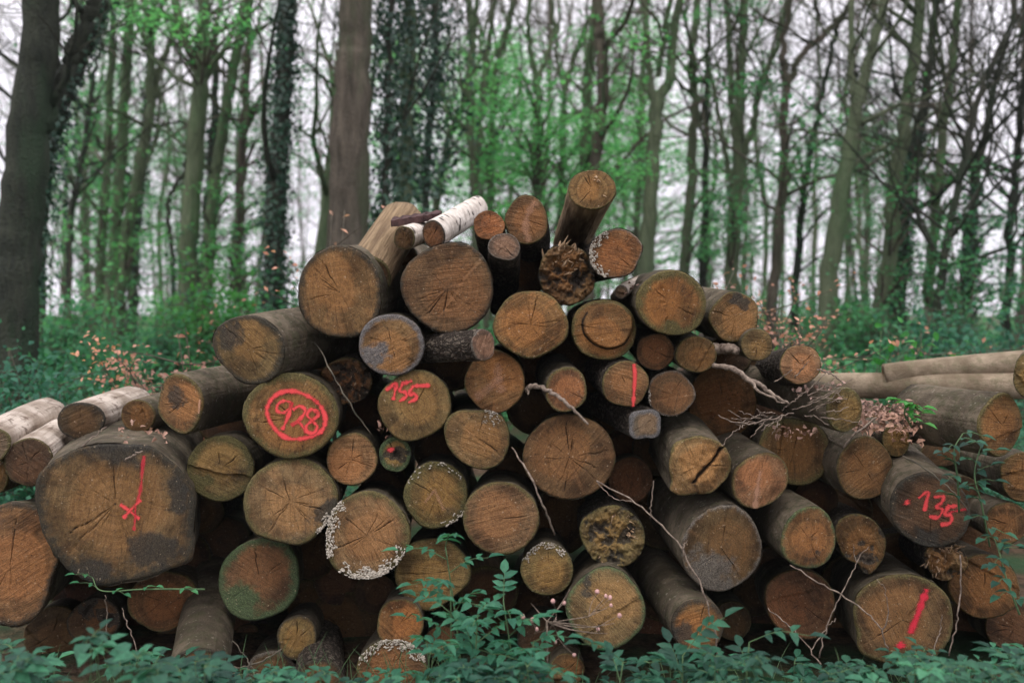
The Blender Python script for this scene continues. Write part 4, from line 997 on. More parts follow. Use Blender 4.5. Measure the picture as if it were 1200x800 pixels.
def tree(label, paths, Y, mat='mossy', group=None, ivy=None, leafy=None, nb=10, blen=2.2, seed=0, extend=5.0, hmin=2.2, name='beech_tree', lvl=2, spr=1.0, thr=.014):
    r = rng(1000 + seed); mt, mw = MB(), MB(); tips = []; stems = []
    base = None
    for pi, path in enumerate(paths):
        P = [at(p[0], p[1], Y + (0 if pi == 0 else .25 * (pi % 2 * 2 - 1) * min(1, k_ * .5))) for k_, p in enumerate(path)]
        W = [p[2] * Y / F * .43 for p in path]
        if pi == 0:
            t = (P[0] - P[1]) / max(1e-6, (P[1] - P[0])[2]); g = P[0] + t * (P[0][2] + .05) * np.array([.6, .6, 1])
            if g[2] > -.02: g[2] = -.05
            P = [g] + P; W = [W[0] * 1.25] + W; base = np.array([g[0], g[1], 0])
        d = nrm(P[-1] - P[-2])
        if path[-1][1] <= 6:
            e = extend * r.uniform(.8, 1.2)
            P += [P[-1] + d * e * .5 + r.normal(size=3) * .12, P[-1] + nrm(d + np.array([0, 0, .4])) * e + r.normal(size=3) * .4]; W += [W[-1] * .7, W[-1] * .3]
        n = 7 * len(P); S = spline(P, n); Rr = np.interp(np.linspace(0, len(P) - 1, n), np.arange(len(P)), W)
        if pi == 0: Rr = Rr * (1 + .55 * np.exp(-np.maximum(0, S[:, 2]) / .28))
        S[1:-1] += r.normal(size=(n - 2, 3)) * .012 * np.array([1, 1, 0])
        tube(mt, S, Rr, 14 if W[0] > .08 else 9, rough=.10, seed=seed + pi)
        stems.append((S, Rr))
    for k in range(int(nb * 1.1)):
        S, Rr = stems[r.integers(len(stems))]
        i = r.integers(2, len(S) - 1)
        if S[i][2] < hmin: continue
        s = perp(np.array([[0, 0, 1.]]), r)[0]
        branch(mt, mw, S[i], nrm(s * spr + np.array([0, 0, r.uniform(.25, .9)])), blen * r.uniform(.5, 1.3), min(Rr[i] * .45, .034), r, lvl, tips, .5, thr)
    root = empty(name, base, label, 'tree', group)
    mt.build('trunk', M[mat], root, origin=base)
    if leafy:
        regions, lm, ls, per = leafy
        ml = MB()
        for (x0, y0, x1, y1, ns) in regions:
            for k in range(ns):
                c = at(r.uniform(x0, x1), r.uniform(y0, y1), Y + r.uniform(-1.6, 1.6))
                S, Rr = min(stems, key=lambda s_: np.min(np.linalg.norm(s_[0] - c, axis=1)))
                i = int(np.argmin(np.linalg.norm(S - (c - np.array([0, 0, .35])), axis=1))); b = S[i]
                q = spline([b, (b + c) / 2 + np.array([0, 0, .12]) + r.normal(size=3) * .05, c], 7)
                tube(mw, q, np.linspace(min(.02, Rr[i] * .4), .003, 7), 4, cap=False)
                m = int(per * r.uniform(.5, 1.4)); out = nrm((c - b) * np.array([1, 1, .2]) + 1e-6)
                sd = np.cross(out, [0, 0, 1.])
                u, v = r.normal(size=m) * .42, r.normal(size=m) * .2
                L_ = c + out * u[:, None] + sd * v[:, None] + np.stack([u * 0, u * 0, -.10 * u ** 2 - .12 * np.abs(v) + r.normal(size=m) * .025], 1)
                for z_ in range(3):
                    e = c + out * r.uniform(-.1, .5) + sd * r.normal() * .25; tube(mw, spline([c, (c + e) / 2, e], 4), [.003, .0022, .0015, .001], 3, cap=False)
                N = r.normal(size=(m, 3)) * .38 + np.array([0, 0, 1.])
                leaves(ml, L_, N, ls * r.uniform(.6, 1.3, m), r, .62)
        if ml.n: ml.build('foliage', M[lm], root, origin=base)
    if mw.n: mw.build('crown', M['dark'] if mat == 'dark' else M['twigdark'], root, origin=base)
    if ivy:
        (h0, h1, n_iv, thick, ls) = ivy; n_iv = int(n_iv * 1.9); ls *= .68; mi = MB(); C = []; N = []
        S, Rr = stems[0]
        for k in range(n_iv):
            h = r.uniform(h0, h1); i = int(np.clip(np.searchsorted(S[:, 2], h), 1, len(S) - 1)); i = min(i, len(S) - 1)
            f = (h - S[i - 1][2]) / max(1e-6, S[i][2] - S[i - 1][2]); c = S[i - 1] + (S[i] - S[i - 1]) * f
            a = r.uniform(0, 6.28); o = np.array([math.cos(a), math.sin(a), 0])
            bul = .5 + .5 * vnoise(np.array([h * 2.2]), np.array([a]), np.array([seed * 1.0]), 3)[0]
            C.append(c + o * (Rr[i] * 1.02 + abs(r.normal()) * thick * (.3 + 1.1 * bul))); N.append(o + r.normal(size=3) * .5 + np.array([0, 0, .35]))
        leaves(mi, np.array(C), np.array(N), ls * r.uniform(.6, 1.4, n_iv), r, .85)
        mi.build('ivy', M['ivy'], root, origin=base)
    return root
G1 = 'beech trees standing behind the pile'
tree('big dark leaning trunk at the left edge, thickest on that side', [[(16, 360, 62), (24, 250, 56), (36, 120, 50), (48, 0, 44)], [(46, 150, 30), (62, 118, 22), (82, 72, 20), (106, 14, 20), (118, -40, 16)]], 7.0, 'dark', G1, nb=8, seed=1, blen=1.6)
tree('dark ivy wrapped stem slanting right beside the big dark leaning trunk', [[(40, 330, 16), (58, 190, 15), (88, 90, 15), (122, 4, 15)]], 7.8, 'dark', G1, ivy=(1.2, 4.6, 1300, .07, .055), nb=5, seed=2)
tree('straight shaded trunk just right of the big dark leaning trunk', [[(45, 360, 20), (50, 230, 18), (62, 90, 14), (66, 0, 12)]], 12, 'dark', G1, nb=12, seed=3)
tree('thin crooked dark tree on the left with loose green leaves', [[(79, 345, 9), (84, 250, 9), (101, 160, 7), (106, 110, 6), (118, 60, 5), (120, 0, 4)]], 13, 'dark', G1, leafy=([(40, 70, 130, 250, 16)], 'green', .06, 40), nb=14, seed=4)
tree('slim dark green trunk, left one of the close pair on the left', [[(114, 350, 13), (122, 240, 12), (129, 120, 10), (133, 0, 9)]], 14, 'mossy', G1, nb=12, seed=5, leafy=([(70, 120, 170, 340, 22)], 'spring', .05, 80))
tree('olive green trunk, right one of the close pair on the left', [[(130, 350, 16), (138, 240, 15), (145, 140, 14), (153, 0, 13)]], 13.5, 'mossy', G1, nb=10, seed=6, leafy=([(100, 0, 190, 60, 8), (110, 200, 200, 340, 12)], 'green', .05, 80))
tree('trunk forking high into a narrow V, left of the thick olive fork', [[(139, 380, 17), (150, 270, 16), (168, 170, 14), (177, 120, 12), (174, 50, 10), (170, 0, 9)], [(175, 130, 11), (186, 85, 9), (199, 48, 8), (206, 0, 7)], [(174, 40, 7), (184, 28, 7), (192, 0, 6)]], 13, 'mossy', G1, nb=12, seed=7, leafy=([(100, -10, 260, 40, 16), (150, 240, 215, 350, 8)], 'spring', .05, 80))
tree('ivy darkened trunk behind the narrow V trunk', [[(155, 380, 14), (160, 260, 14), (172, 150, 12), (180, 0, 9)]], 15, 'dark', G1, ivy=(.5, 4.5, 700, .06, .07), nb=8, seed=8)
tree('thick olive trunk forking into two stout stems on the left', [[(216, 370, 27), (224, 250, 23), (234, 110, 22), (238, 70, 20), (240, 0, 14)], [(234, 90, 14), (226, 68, 12), (214, 40, 12), (205, 0, 12)]], 11.5, 'mossy', G1, nb=10, seed=9, ivy=(.2, 2.2, 260, .12, .06), leafy=([(150, -15, 330, 60, 16)], 'spring', .05, 80))
tree('olive trunk leaning right behind the thick olive fork', [[(240, 370, 18), (250, 240, 16), (264, 130, 15), (278, 60, 14), (292, 0, 13)]], 12.5, 'mossy', G1, nb=10, seed=10, leafy=([(225, 200, 330, 340, 20)], 'spring', .05, 80))
tree('slim ivy blackened trunk between the two olive trunks', [[(236, 360, 14), (246, 220, 12), (252, 90, 9), (252, 40, 8), (262, 0, 5)]], 13, 'dark', G1, ivy=(.5, 3.8, 700, .07, .06), nb=12, seed=11)
tree('small crooked dark tree in the gap left of the thick olive fork', [[(203, 350, 6), (203, 300, 6), (197, 250, 6), (204, 218, 5), (214, 205, 4), (222, 170, 3)]], 12, 'dark', G1, nb=5, seed=12, blen=.8)
tree('slim grey green trunk with an ivy skirt, left of the ivy covered trunk', [[(277, 350, 13), (283, 200, 12), (288, 90, 11), (293, 0, 10)]], 12.5, 'grey', G1, ivy=(.3, 2.3, 420, .10, .06), nb=14, seed=13, leafy=([(270, 0, 360, 160, 14), (270, 180, 350, 330, 12)], 'green', .05, 80))
tree('trunk completely covered in dark ivy, left of the thick centre trunk', [[(318, 360, 27), (324, 220, 25), (332, 100, 22), (337, 0, 20)]], 9.5, 'dark', G1, ivy=(.1, 5.4, 2600, .05, .06), nb=6, seed=14)
tree('thick grey brown trunk in the centre left, the stoutest mid tree', [[(404, 330, 58), (409, 200, 53), (414, 80, 48), (416, 0, 46)]], 9.0, 'grey', G1, nb=4, seed=15, hmin=4)
tree('mossy trunk half hidden on the left of the thick centre trunk', [[(378, 320, 26), (390, 190, 20), (402, 60, 16), (408, 0, 14)]], 11.0, 'mossy', G1, nb=6, seed=16, leafy=([(335, 30, 400, 200, 14)], 'green', .05, 80))
G2 = 'ivy clad trees right of the thick centre trunk'
tree('olive trunk hung with bushy dark ivy, right of the thick centre trunk', [[(474, 330, 22), (474, 220, 20), (478, 100, 18), (480, 0, 15)]], 9.8, 'mossy', G2, ivy=(.6, 5.2, 1500, .28, .075), nb=6, seed=17)
tree('slender stem wrapped in spreading ivy next to the thick centre trunk', [[(446, 330, 10), (452, 200, 10), (455, 90, 9), (460, 0, 8)]], 9.4, 'dark', G2, ivy=(.6, 5.2, 1500, .17, .07), nb=8, seed=18)
tree('thin trunk with a ragged ivy crown at the upper centre', [[(497, 330, 10), (500, 200, 9), (508, 90, 8), (510, 0, 7)]], 10.5, 'dark', G2, ivy=(2.4, 5.8, 1400, .30, .075), nb=8, seed=19)
LF = lambda *reg, m='spring', s=.055, per=85: (list(reg), m, s, per)
tree('pale stem forking into a V behind the birch log', [[(507, 330, 13), (510, 245, 11), (526, 160, 10), (540, 128, 9), (552, 60, 8), (560, 0, 7)], [(526, 158, 7), (520, 110, 6), (512, 60, 5), (516, 0, 4)]], 13, 'mossy', G1, nb=12, seed=20, leafy=LF((490, 40, 600, 250, 22)))
tree('twin stemmed olive tree behind the small top logs', [[(556, 330, 15), (557, 235, 14), (551, 150, 11), (552, 60, 10), (549, 0, 9)], [(556, 215, 11), (564, 140, 9), (570, 70, 8), (580, 0, 7)]], 12, 'mossy', G1, nb=10, seed=21)
tree('forked grey green trunk behind the log with the pale diagonal scar', [[(572, 330, 12), (575, 220, 11), (578, 110, 9), (590, 50, 8), (602, 0, 8)], [(577, 120, 6), (566, 70, 5), (560, 20, 5)]], 13.5, 'mossy', G1, nb=12, seed=22, leafy=LF((540, 60, 630, 260, 26)))
tree('green mossed tree with layered spring leaves behind the top of the pile', [[(630, 330, 13), (630, 200, 12), (630, 100, 10), (620, 50, 7), (622, 0, 6)], [(630, 98, 7), (642, 60, 6), (650, 30, 6), (646, 0, 5)]], 12, 'mossy', G1, nb=10, seed=23, leafy=LF((575, 30, 690, 250, 46)))
tree('slim leafy tree left of the topmost log', [[(655, 330, 10), (660, 200, 9), (662, 110, 8), (676, 60, 7), (690, 20, 6)], [(661, 120, 5), (652, 60, 5), (655, 0, 4)]], 13, 'mossy', G1, nb=12, seed=24, leafy=LF((610, 90, 720, 270, 34)))
tree('olive trunk close behind the bent grey trunk above the topmost log', [[(684, 330, 20), (685, 200, 16), (690, 100, 13), (697, 0, 11)]], 12.5, 'mossy', G1, nb=8, seed=25)
tree('bent grey trunk rising directly above the topmost log', [[(690, 330, 15), (697, 190, 16), (708, 110, 17), (703, 50, 16), (701, 0, 14)]], 11.5, 'grey', G1, nb=7, seed=26, leafy=LF((690, 60, 760, 240, 16)))
tree('stout tree dividing into three stems right of the topmost log', [[(755, 340, 24), (762, 230, 19), (770, 130, 18), (785, 85, 13), (796, 0, 11)], [(768, 132, 12), (760, 80, 9), (755, 0, 9)], [(771, 90, 8), (778, 50, 8), (786, 0, 7)]], 11, 'mossy', G1, nb=9, seed=27, leafy=([(700, -10, 800, 90, 9)], 'spring', .05, 70))
tree('slim straight tree with spring leaves behind the stout three stemmed tree', [[(745, 330, 9), (750, 200, 8), (752, 100, 7), (757, 0, 6)]], 15, 'mossy', G1, nb=12, seed=28, leafy=LF((715, 80, 780, 300, 22)))
tree('lone olive stem with a gentle kink, above the rusty cored log', [[(801, 330, 15), (810, 200, 13), (815, 120, 12), (810, 75, 11), (818, 0, 10)]], 12.5, 'mossy', G1, nb=9, seed=29, leafy=([(785, 200, 850, 330, 10)], 'spring', .05, 70))
tree('thin dark stem just right of the kinked olive stem', [[(824, 330, 11), (827, 180, 9), (829, 80, 7), (833, 0, 6)]], 14, 'dark', G1, nb=14, seed=30, leafy=LF((800, 180, 870, 320, 10), m='green'))
tree('many stemmed green tree spreading like a fan, right of centre', [[(858, 340, 20), (864, 200, 17), (868, 90, 13), (873, 0, 11)], [(866, 190, 11), (856, 100, 9), (852, 0, 8)], [(866, 200, 11), (882, 150, 9), (890, 100, 8), (908, 60, 7), (925, 0, 5)], [(860, 230, 8), (845, 150, 6), (832, 80, 5)]], 12, 'mossy', G1, nb=16, seed=31, leafy=LF((840, 0, 900, 110, 14), (840, 150, 900, 330, 12), m='green'))
tree('brownish trunk with a long bough arching to the upper right', [[(906, 350, 15), (916, 220, 13), (921, 100, 11), (918, 60, 9), (928, 0, 8)], [(922, 100, 10), (940, 65, 9), (968, 38, 9), (990, 15, 8), (1002, -10, 7)]], 11.5, 'grey', G1, nb=12, seed=32, leafy=LF((920, 120, 985, 220, 10), m='green'))
tree('thin leaning stem under the arching bough', [[(932, 350, 11), (942, 220, 9), (960, 130, 7), (975, 60, 6), (984, 20, 5)]], 12.5, 'dark', G1, nb=12, seed=33, leafy=([(900, 130, 1000, 330, 18)], 'spring', .05, 80))
tree('tall forked beech leaning right, most prominent tree on the right', [[(968, 370, 28), (984, 240, 23), (1003, 130, 17), (1018, 70, 13), (1038, 0, 11)], [(1002, 128, 12), (998, 80, 9), (1000, 0, 8)]], 10, 'mossy', G1, nb=8, seed=34, blen=1.8)
tree('smooth leaning trunk with a dark ivy neighbour, second right beech', [[(1034, 360, 22), (1050, 210, 19), (1068, 90, 17), (1080, 0, 15)]], 10.5, 'mossy', G1, nb=16, seed=35, leafy=([(1000, 150, 1100, 350, 22)], 'green', .05, 80))
tree('ivy sleeved trunk pressed against the smooth leaning trunk', [[(1050, 370, 26), (1062, 220, 20), (1084, 120, 12), (1098, 0, 9)]], 11.2, 'dark', G1, ivy=(.2, 3.2, 1100, .06, .07), nb=16, seed=36)
tree('slim olive trunk, third from the right edge', [[(1086, 360, 15), (1098, 230, 13), (1110, 110, 12), (1122, 0, 10)]], 11, 'mossy', G1, nb=20, seed=37, blen=2.8, leafy=([(1060, 190, 1180, 350, 22)], 'green', .05, 80))
tree('bare twiggy tree sweeping its branches to the upper right corner', [[(1098, 360, 12), (1120, 230, 10), (1146, 120, 8), (1178, 40, 6)]], 9.5, 'dark', G1, nb=34, seed=38, blen=2.6, lvl=2, hmin=1.5)
tree('ivy clad slim trunk near the right edge', [[(1130, 370, 16), (1138, 260, 13), (1160, 130, 9), (1190, 0, 6)]], 11, 'dark', G1, ivy=(.1, 2.6, 700, .07, .065), nb=24, seed=39, blen=2.4, hmin=1.6, leafy=([(1100, 230, 1210, 360, 18)], 'teal', .055, 80))
tree('dim trunk cut by the right edge behind the dark bush', [[(1180, 370, 13), (1190, 200, 10), (1203, 80, 8)]], 11.5, 'dark', G1, nb=30, seed=40, blen=2.6, hmin=1.4)

# woods beyond: slim trees that nothing tells apart, built once per shape and copied
def copy_tree(o, loc, rot, sc, label):
    c = o.copy(); COL.objects.link(c); c.location = loc; c.rotation_euler = (0, 0, rot); c.scale = (sc,) * 3; c['label'] = label
    for ch in list(o.children):
        d = ch.copy(); COL.objects.link(d); d.parent = c
    return c
GB = 'slim bare trees far back in the wood'
LB = 'slim bare tree far back in the wood, one of many alike'
GV = 'slim leafy trees far back in the wood'
LV = 'slim tree with fresh green leaves far back in the wood, one of many alike'
r = rng(9)
protos = []
for k, (x, Y) in enumerate(((470, 24), (640, 22), (1010, 21), (300, 26))):
    w = r.uniform(6.5, 9)
    pth = [[(x, 350, w), (x + r.normal() * 5, 230, w * .9), (x + r.normal() * 9, 110, w * .75), (x + r.normal() * 14, 0, w * .6)]]
    if k % 2: pth.append([(pth[0][2][0], 112, w * .5), (pth[0][2][0] + 20, 50, w * .4), (pth[0][2][0] + 26, 0, w * .35)])
    protos.append(tree(LB, pth, Y, ('mossy', 'grey')[k % 2], GB, nb=26, seed=60 + k, blen=2.6, hmin=1.6, name='slim_tree', extend=6, thr=.02))
lprotos = []
for k, (x, Y) in enumerate(((560, 20), (730, 19), (100, 19))):
    w = r.uniform(6, 8)
    lprotos.append(tree(LV, [[(x, 350, w), (x + r.normal() * 5, 230, w * .9), (x + r.normal() * 9, 110, w * .7), (x + r.normal() * 10, 0, w * .5)]], Y, 'mossy', GV, nb=16, seed=70 + k, blen=2.2, hmin=1.6,
                        name='slim_tree', extend=5, leafy=LF((x - 55, 20, x + 55, 320, 60), s=.085, per=50, m=('spring', 'spring', 'green')[k]), thr=.02))
for k in range(36):
    Y = r.uniform(18, 46); x = r.uniform(-60, 1260)
    o = protos[r.integers(4)]; p = at(x, 400, Y); copy_tree(o, (p[0], p[1], 0), r.uniform(0, 6.28), r.uniform(.8, 1.25), LB)
for k in range(20):
    Y = r.uniform(17, 38); x = r.choice([r.uniform(470, 760), r.uniform(470, 760), r.uniform(-20, 330), r.uniform(800, 1200)])
    o = lprotos[2 if x < 350 or x > 800 else r.integers(2)]; p = at(x, 400, Y); copy_tree(o, (p[0], p[1], 0), r.uniform(0, 6.28), r.uniform(.8, 1.25), LV)

for k in range(30):
    Y = UG.uniform(9, 24); x = UG.choice([UG.uniform(-40, 380), UG.uniform(800, 1240), UG.uniform(500, 760)])
    p = at(x, 400, Y); copy_tree(u_protos[UG.integers(3)], (p[0], p[1], 0), UG.uniform(0, 6.28), UG.uniform(.6, 1.25), LU)

# the wood edge far off, one tangled mass
fw, fl_ = MB(), MB(); r = rng(88)
for k in range(130):
    Y = r.uniform(46, 78); x = (r.uniform(-80, 1280) - 600) / F * Y; h = r.uniform(7, 15); b = np.array([x, Y, -.1])
    t = b + np.array([r.normal() * .9, r.normal() * .5, h]); S = spline([b, (b + t) / 2 + r.normal(size=3) * .25, t], 10)
    tube(fw, S, np.linspace(r.uniform(.05, .12), .015, 10), 5)
    for q in range(9):
        i = r.integers(2, 9); e = S[i] + np.array([r.normal() * 1.3, r.normal() * .8, r.uniform(.4, 2.2)]); tube(fw, spline([S[i], (S[i] + e) / 2 + r.normal(size=3) * .15, e], 5), np.linspace(.022, .006, 5), 3, cap=False)
        if (k + q) % 3 == 0:
            m = 14; c = e + r.normal(size=(m, 3)) * np.array([.7, .5, .22]); leaves(fl_, c, r.normal(size=(m, 3)) * .5 + np.array([0, -.2, 1]), .20 * r.uniform(.6, 1.4, m), r, .6)
    for q in range(3):
        m = 16; c = b + np.array([r.normal() * 1.2, 0, r.uniform(.2, 1.7)]) + r.normal(size=(m, 3)) * np.array([.6, .4, .4]); leaves(fl_, c, r.normal(size=(m, 3)) * .6 + np.array([0, -.2, .8]), .20 * r.uniform(.6, 1.4, m), r, .6)
tag(fw.build('distant_wood', M['mossy']), 'hazy mass of thin trunks and twigs at the far edge of the wood', 'wood', kind='stuff')
tag(fl_.build('distant_foliage', M['spring']), 'pale green spring foliage at the far edge of the wood', 'foliage', kind='stuff')

# ------------------------------------------------------------------ plants in front of the pile
def compound(ml, ms, p, q, r, n=3, ll=.05, fine=True, wid=.48, term=True):
    """a pinnate leaf: rachis from p to q with opposite leaflets"""
    R_ = spline([p, (p + q) / 2 + np.array([0, 0, .25 * np.linalg.norm(q - p)]) * .5, q], 8); tube(ms, R_, np.linspace(.0016, .0008, 8), 4, cap=False)
    d = nrm(q - p); s = nrm(np.cross(d, [0, 0, 1.])); up = np.cross(s, d)
    C, N, D, L = [], [], [], []
    for k in range(n):
        b = R_[int(np.interp(k, [0, max(1, n - .2)], [2, 7]))]
        for sg in (-1, 1):
            C.append(b); D.append(nrm(s * sg + d * .55 + r.normal(size=3) * .12)); N.append(up + np.array([0, -.2, .4]) + r.normal(size=3) * .2); L.append(ll * r.uniform(.75, 1.1))
    C.append(R_[-1]); D.append(d); N.append(up + np.array([0, -.2, .3])); L.append(ll * 1.15)
    leaves(ml, np.array(C), np.array(N), np.array(L), r, wid, fine=fine, D=np.array(D), fold=.22, curl=.18)

def upright(px, py0, py1, Y, label, seed, nleaf=8, ll=.045, spread=.14, mat='green', name='elder_shoot', n=3, group=None, lean=0, cat='plant'):
    r = rng(seed); a, b = at(px, py0, Y), at(px + lean, py1, Y); a[2] = min(a[2], .05)
    root = empty(name, a, label, cat, group); ms, ml = MB(), MB()
    S = spline([a, (a + b) / 2 + r.normal(size=3) * .012, b], 14); tube(ms, S, np.linspace(.004, .0017, 14), 6)
    for k in range(nleaf):
        i = int(np.interp(k, [0, nleaf - 1], [4, 13])); ang = k * 2.4 + r.normal() * .4
        o = np.array([math.cos(ang), math.sin(ang) * .8 - .2, r.uniform(.15, .7)])
        compound(ml, ms, S[i], S[i] + o * spread * r.uniform(.65, 1.1), r, n, ll)
    ms.build('stem', M['stem'], root, origin=a); ml.build('foliage', M[mat], root, origin=a)
upright(546, 800, 640, 2.75, 'tall elder shoot with paired leaflets in front of the logs', 1, 11, .042, .12, lean=-24, mat='teal')
upright(528, 800, 690, 2.65, 'lower leafy elder shoot left of the tallest one', 2, 8, .04, .12, mat='teal')
upright(590, 806, 705, 2.6, 'bushy elder shoot right of the tallest one', 3, 12, .045, .13, mat='teal')
upright(560, 810, 720, 2.55, 'dense low elder shoot at the foot of the tallest one', 4, 12, .045, .14, 'teal')
upright(625, 812, 752, 2.55, 'small elder shoot under the pink seed heads', 5, 9, .04, .11, mat='teal')
upright(500, 812, 752, 2.6, 'small elder shoot beside the white crusted bottom log', 6, 8, .04, .11, mat='teal')
upright(800, 810, 768, 2.5, 'low plant with toothed fern like leaves at the bottom, right of centre', 7, 9, .05, .16, 'floor', 'fern_leaved_plant', 4)
upright(730, 815, 775, 2.45, 'low leafy sprout below the golden brown log', 8, 8, .045, .12, 'floor', 'fern_leaved_plant', 3)
upright(878, 815, 752, 2.5, 'leafy sprout in front of the long bramble stem foot', 9, 9, .045, .13, 'floor', 'fern_leaved_plant', 3)
# bramble trailing down between the logs at the right
def bramble(pts, label, seed, n=9, ll=.05, mat='floor'):
    r = rng(seed); P = [at(*p) for p in pts]; S = spline(P, 24); ms, ml = MB(), MB()
    root = empty('bramble', P[0], label, 'bramble', 'leafy brambles trailing over the right hand logs')
    tube(ms, S, np.linspace(.003, .0014, 24), 6)
    for k in range(n):
        i = int(np.interp(k, [0, n - 1], [3, 23])); d = np.array([r.choice([-1, 1]) * r.uniform(.5, 1), -r.uniform(.3, .9), r.uniform(-.1, .5)])
        compound(ml, ms, S[i], S[i] + nrm(d) * .05, r, 1, ll, wid=.58)
    ms.build('stem', M['stem'], root, origin=P[0]); ml.build('foliage', M[mat], root, origin=P[0])
bramble([(1124, 600, 2.85), (1122, 560, 2.8), (1118, 528, 2.8), (1128, 508, 2.82)], 'bramble shoot with green leaves above the numbered dark log', 1, 8, .034)
bramble([(1160, 640, 2.85), (1150, 590, 2.78), (1142, 555, 2.8), (1150, 520, 2.84)], 'bramble hanging in the dark gap left of the right edge logs', 2, 9, .036)
bramble([(1195, 720, 2.7), (1180, 680, 2.72), (1172, 650, 2.75), (1165, 630, 2.8)], 'bramble in front of the dim round log at lower right', 3, 8, .036)
bramble([(1068, 500, 3.05), (1060, 484, 3.0), (1066, 474, 3.0), (1078, 482, 3.0)], 'glossy ivy sprig on the dry leaves at right', 4, 8, .038, 'bright')
bramble([(240, 690, 3.0), (170, 690, 2.95), (120, 692, 2.95), (108, 676, 3.0)], 'thin creeper hanging beneath the huge angular log', 5, 5, .026, 'green')
# pink seed heads
r = rng(31); ms, mh = MB(), MB()
b0 = at(632, 812, 2.6); b0[2] = .0
root = empty('seed_head_plant', b0, 'dry stalk with round pink seed heads before the golden brown log', 'plant')
hub = at(641, 728, 2.62)
tube(ms, spline([b0, (b0 + hub) / 2 + np.array([.01, 0, 0]), hub], 10), .0028, 5)
forks = [((632, 740), ((612, 722), (617, 728), (624, 726), (629, 737))), ((652, 722), ((648, 704), (661, 706), (642, 746))), ((690, 722), ((700, 693), (710, 698), (715, 700), (716, 709))), ((700, 735), ((726, 721), (701, 737))), ((655, 748), ((651, 752), (673, 767)))]
for fk, heads in forks:
    fp = at(fk[0], fk[1], 2.62 + r.uniform(-.05, .05))
    tube(ms, spline([hub, (hub + fp) / 2 + r.normal(size=3) * .012, fp], 8), np.linspace(.0016, .0011, 8), 5, rough=.3, cap=False)
    for (tx, ty) in heads:
        e = at(tx, ty, 2.62 + r.uniform(-.06, .06))
        tube(ms, spline([fp, (fp + e) / 2 + r.normal(size=3) * .006, e], 8), np.linspace(.0010, .0006, 8), 4, cap=False)
        c = e; sz = r.uniform(.0050, .0074)
        th = np.linspace(0, np.pi, 9); pr = np.stack([c[0] + th * 0, c[1] + th * 0, c[2] + sz * np.cos(th)], 1)
        tube(mh, pr, np.maximum(.0004, sz * np.sin(th) * r.uniform(.75, 1.0)), 10, rough=.45, seed=tx)
for (tx, ty) in ((668, 690), (690, 740), (720, 730), (712, 742), (622, 706)):
    e = at(tx, ty, 2.63); tube(ms, spline([hub, (hub + e) / 2 + r.normal(size=3) * .01, e], 8), np.linspace(.0018, .0008, 8), 4, cap=False)
ms.build('stalk', M['twig'], root, origin=b0); mh.build('seed_heads', M['berry'], root, origin=b0)

# leafy carpet along the bottom edge and grass
r = rng(41); ml, ms, ml2 = MB(), MB(), MB()
def carpet(x0, x1, ytop, ybot, Y0, Y1, n, ll):
    for k in range(n):
        px = r.uniform(x0, x1); Y = r.uniform(Y0, Y1)
        hump = .5 + .5 * vnoise(np.array([px * .016]), np.array([Y * 2]), np.array([1.]), 5)[0]
        py = ytop + (ybot - ytop) * (1 - r.uniform(.1, 1.0) * (.45 + .55 * hump))
        if vnoise(np.array([px * .011]), np.array([Y * 3.1]), np.array([4.]), 8)[0] < -.12: continue
        c = at(px, py, Y); g = np.array([c[0] + r.normal() * .03, c[1] + .02, 0])
        if c[2] < .01: continue
        tube(ms, spline([g, (g + c) / 2, c], 4), np.linspace(.0016, .001, 4), 3, cap=False)
        for q in range(3):
            a = r.uniform(0, 6.28) + q * 2.1; d = np.array([math.cos(a), math.sin(a), r.uniform(-.1, .35)])
            compound(ml2 if (k * 7) % 10 < 3 else ml, ms, c, c + nrm(d) * ll * .7, r, 1, ll * r.choice([.55, .8, 1.0]), wid=r.choice([.4, .6]))
carpet(-60, 250, 738, 830, 2.0, 2.9, 170, .05)
carpet(200, 520, 772, 830, 2.2, 2.9, 70, .04)
carpet(500, 860, 762, 830, 2.2, 2.75, 110, .042)
carpet(830, 1260, 742, 830, 2.1, 2.85, 190, .045)
tag(ml.build('ground_leaves', M['floor']), 'blue green leafy ground plants along the foot of the pile', 'ground cover', kind='stuff')
tag(ml2.build('ground_leaves', M['teal']), 'lighter seedlings scattered among the ground plants at the foot of the pile', 'ground cover', kind='stuff')
for k in range(520):
    px = r.choice([r.uniform(230, 560), r.uniform(-30, 1230)]); Y = r.uniform(2.5, 3.1)
    b = at(px, 400, Y); b[2] = 0; h = r.uniform(.06, .2); e = b + np.array([r.normal() * .06, r.normal() * .04, h])
    tube(ms, spline([b, (b + e) / 2 + np.array([0, 0, .02]), e], 5), [.0016, .0016, .0013, .0009, .0003], 3, cap=False)
tag(ms.build('grass', M['stem']), 'thin green grass blades and stalks at the foot of the pile', 'grass', kind='stuff')

# ------------------------------------------------------------------ light, sky, camera
w = bpy.data.worlds.new('World'); scene.world = w; w.use_nodes = True
nt = w.node_tree; nt.nodes.clear()
SUN_EL, SUN_AZ = math.radians(62), math.radians(200)
sky = nt.nodes.new('ShaderNodeTexSky'); sky.sky_type = 'NISHITA'; sky.sun_disc = False; sky.sun_elevation = SUN_EL; sky.sun_rotation = SUN_AZ
sky.dust_density = 3; sky.air_density = 1
tc = nt.nodes.new('ShaderNodeTexCoord'); no = nt.nodes.new('ShaderNodeTexNoise'); no.inputs['Scale'].default_value = 3; no.inputs['Detail'].default_value = 4
nt.links.new(tc.outputs['Generated'], no.inputs['Vector'])
rp = nt.nodes.new('ShaderNodeMapRange'); rp.inputs[1].default_value = .3; rp.inputs[2].default_value = .7; rp.inputs[3].default_value = .88; rp.inputs[4].default_value = 1.0
nt.links.new(no.outputs['Fac'], rp.inputs[0])
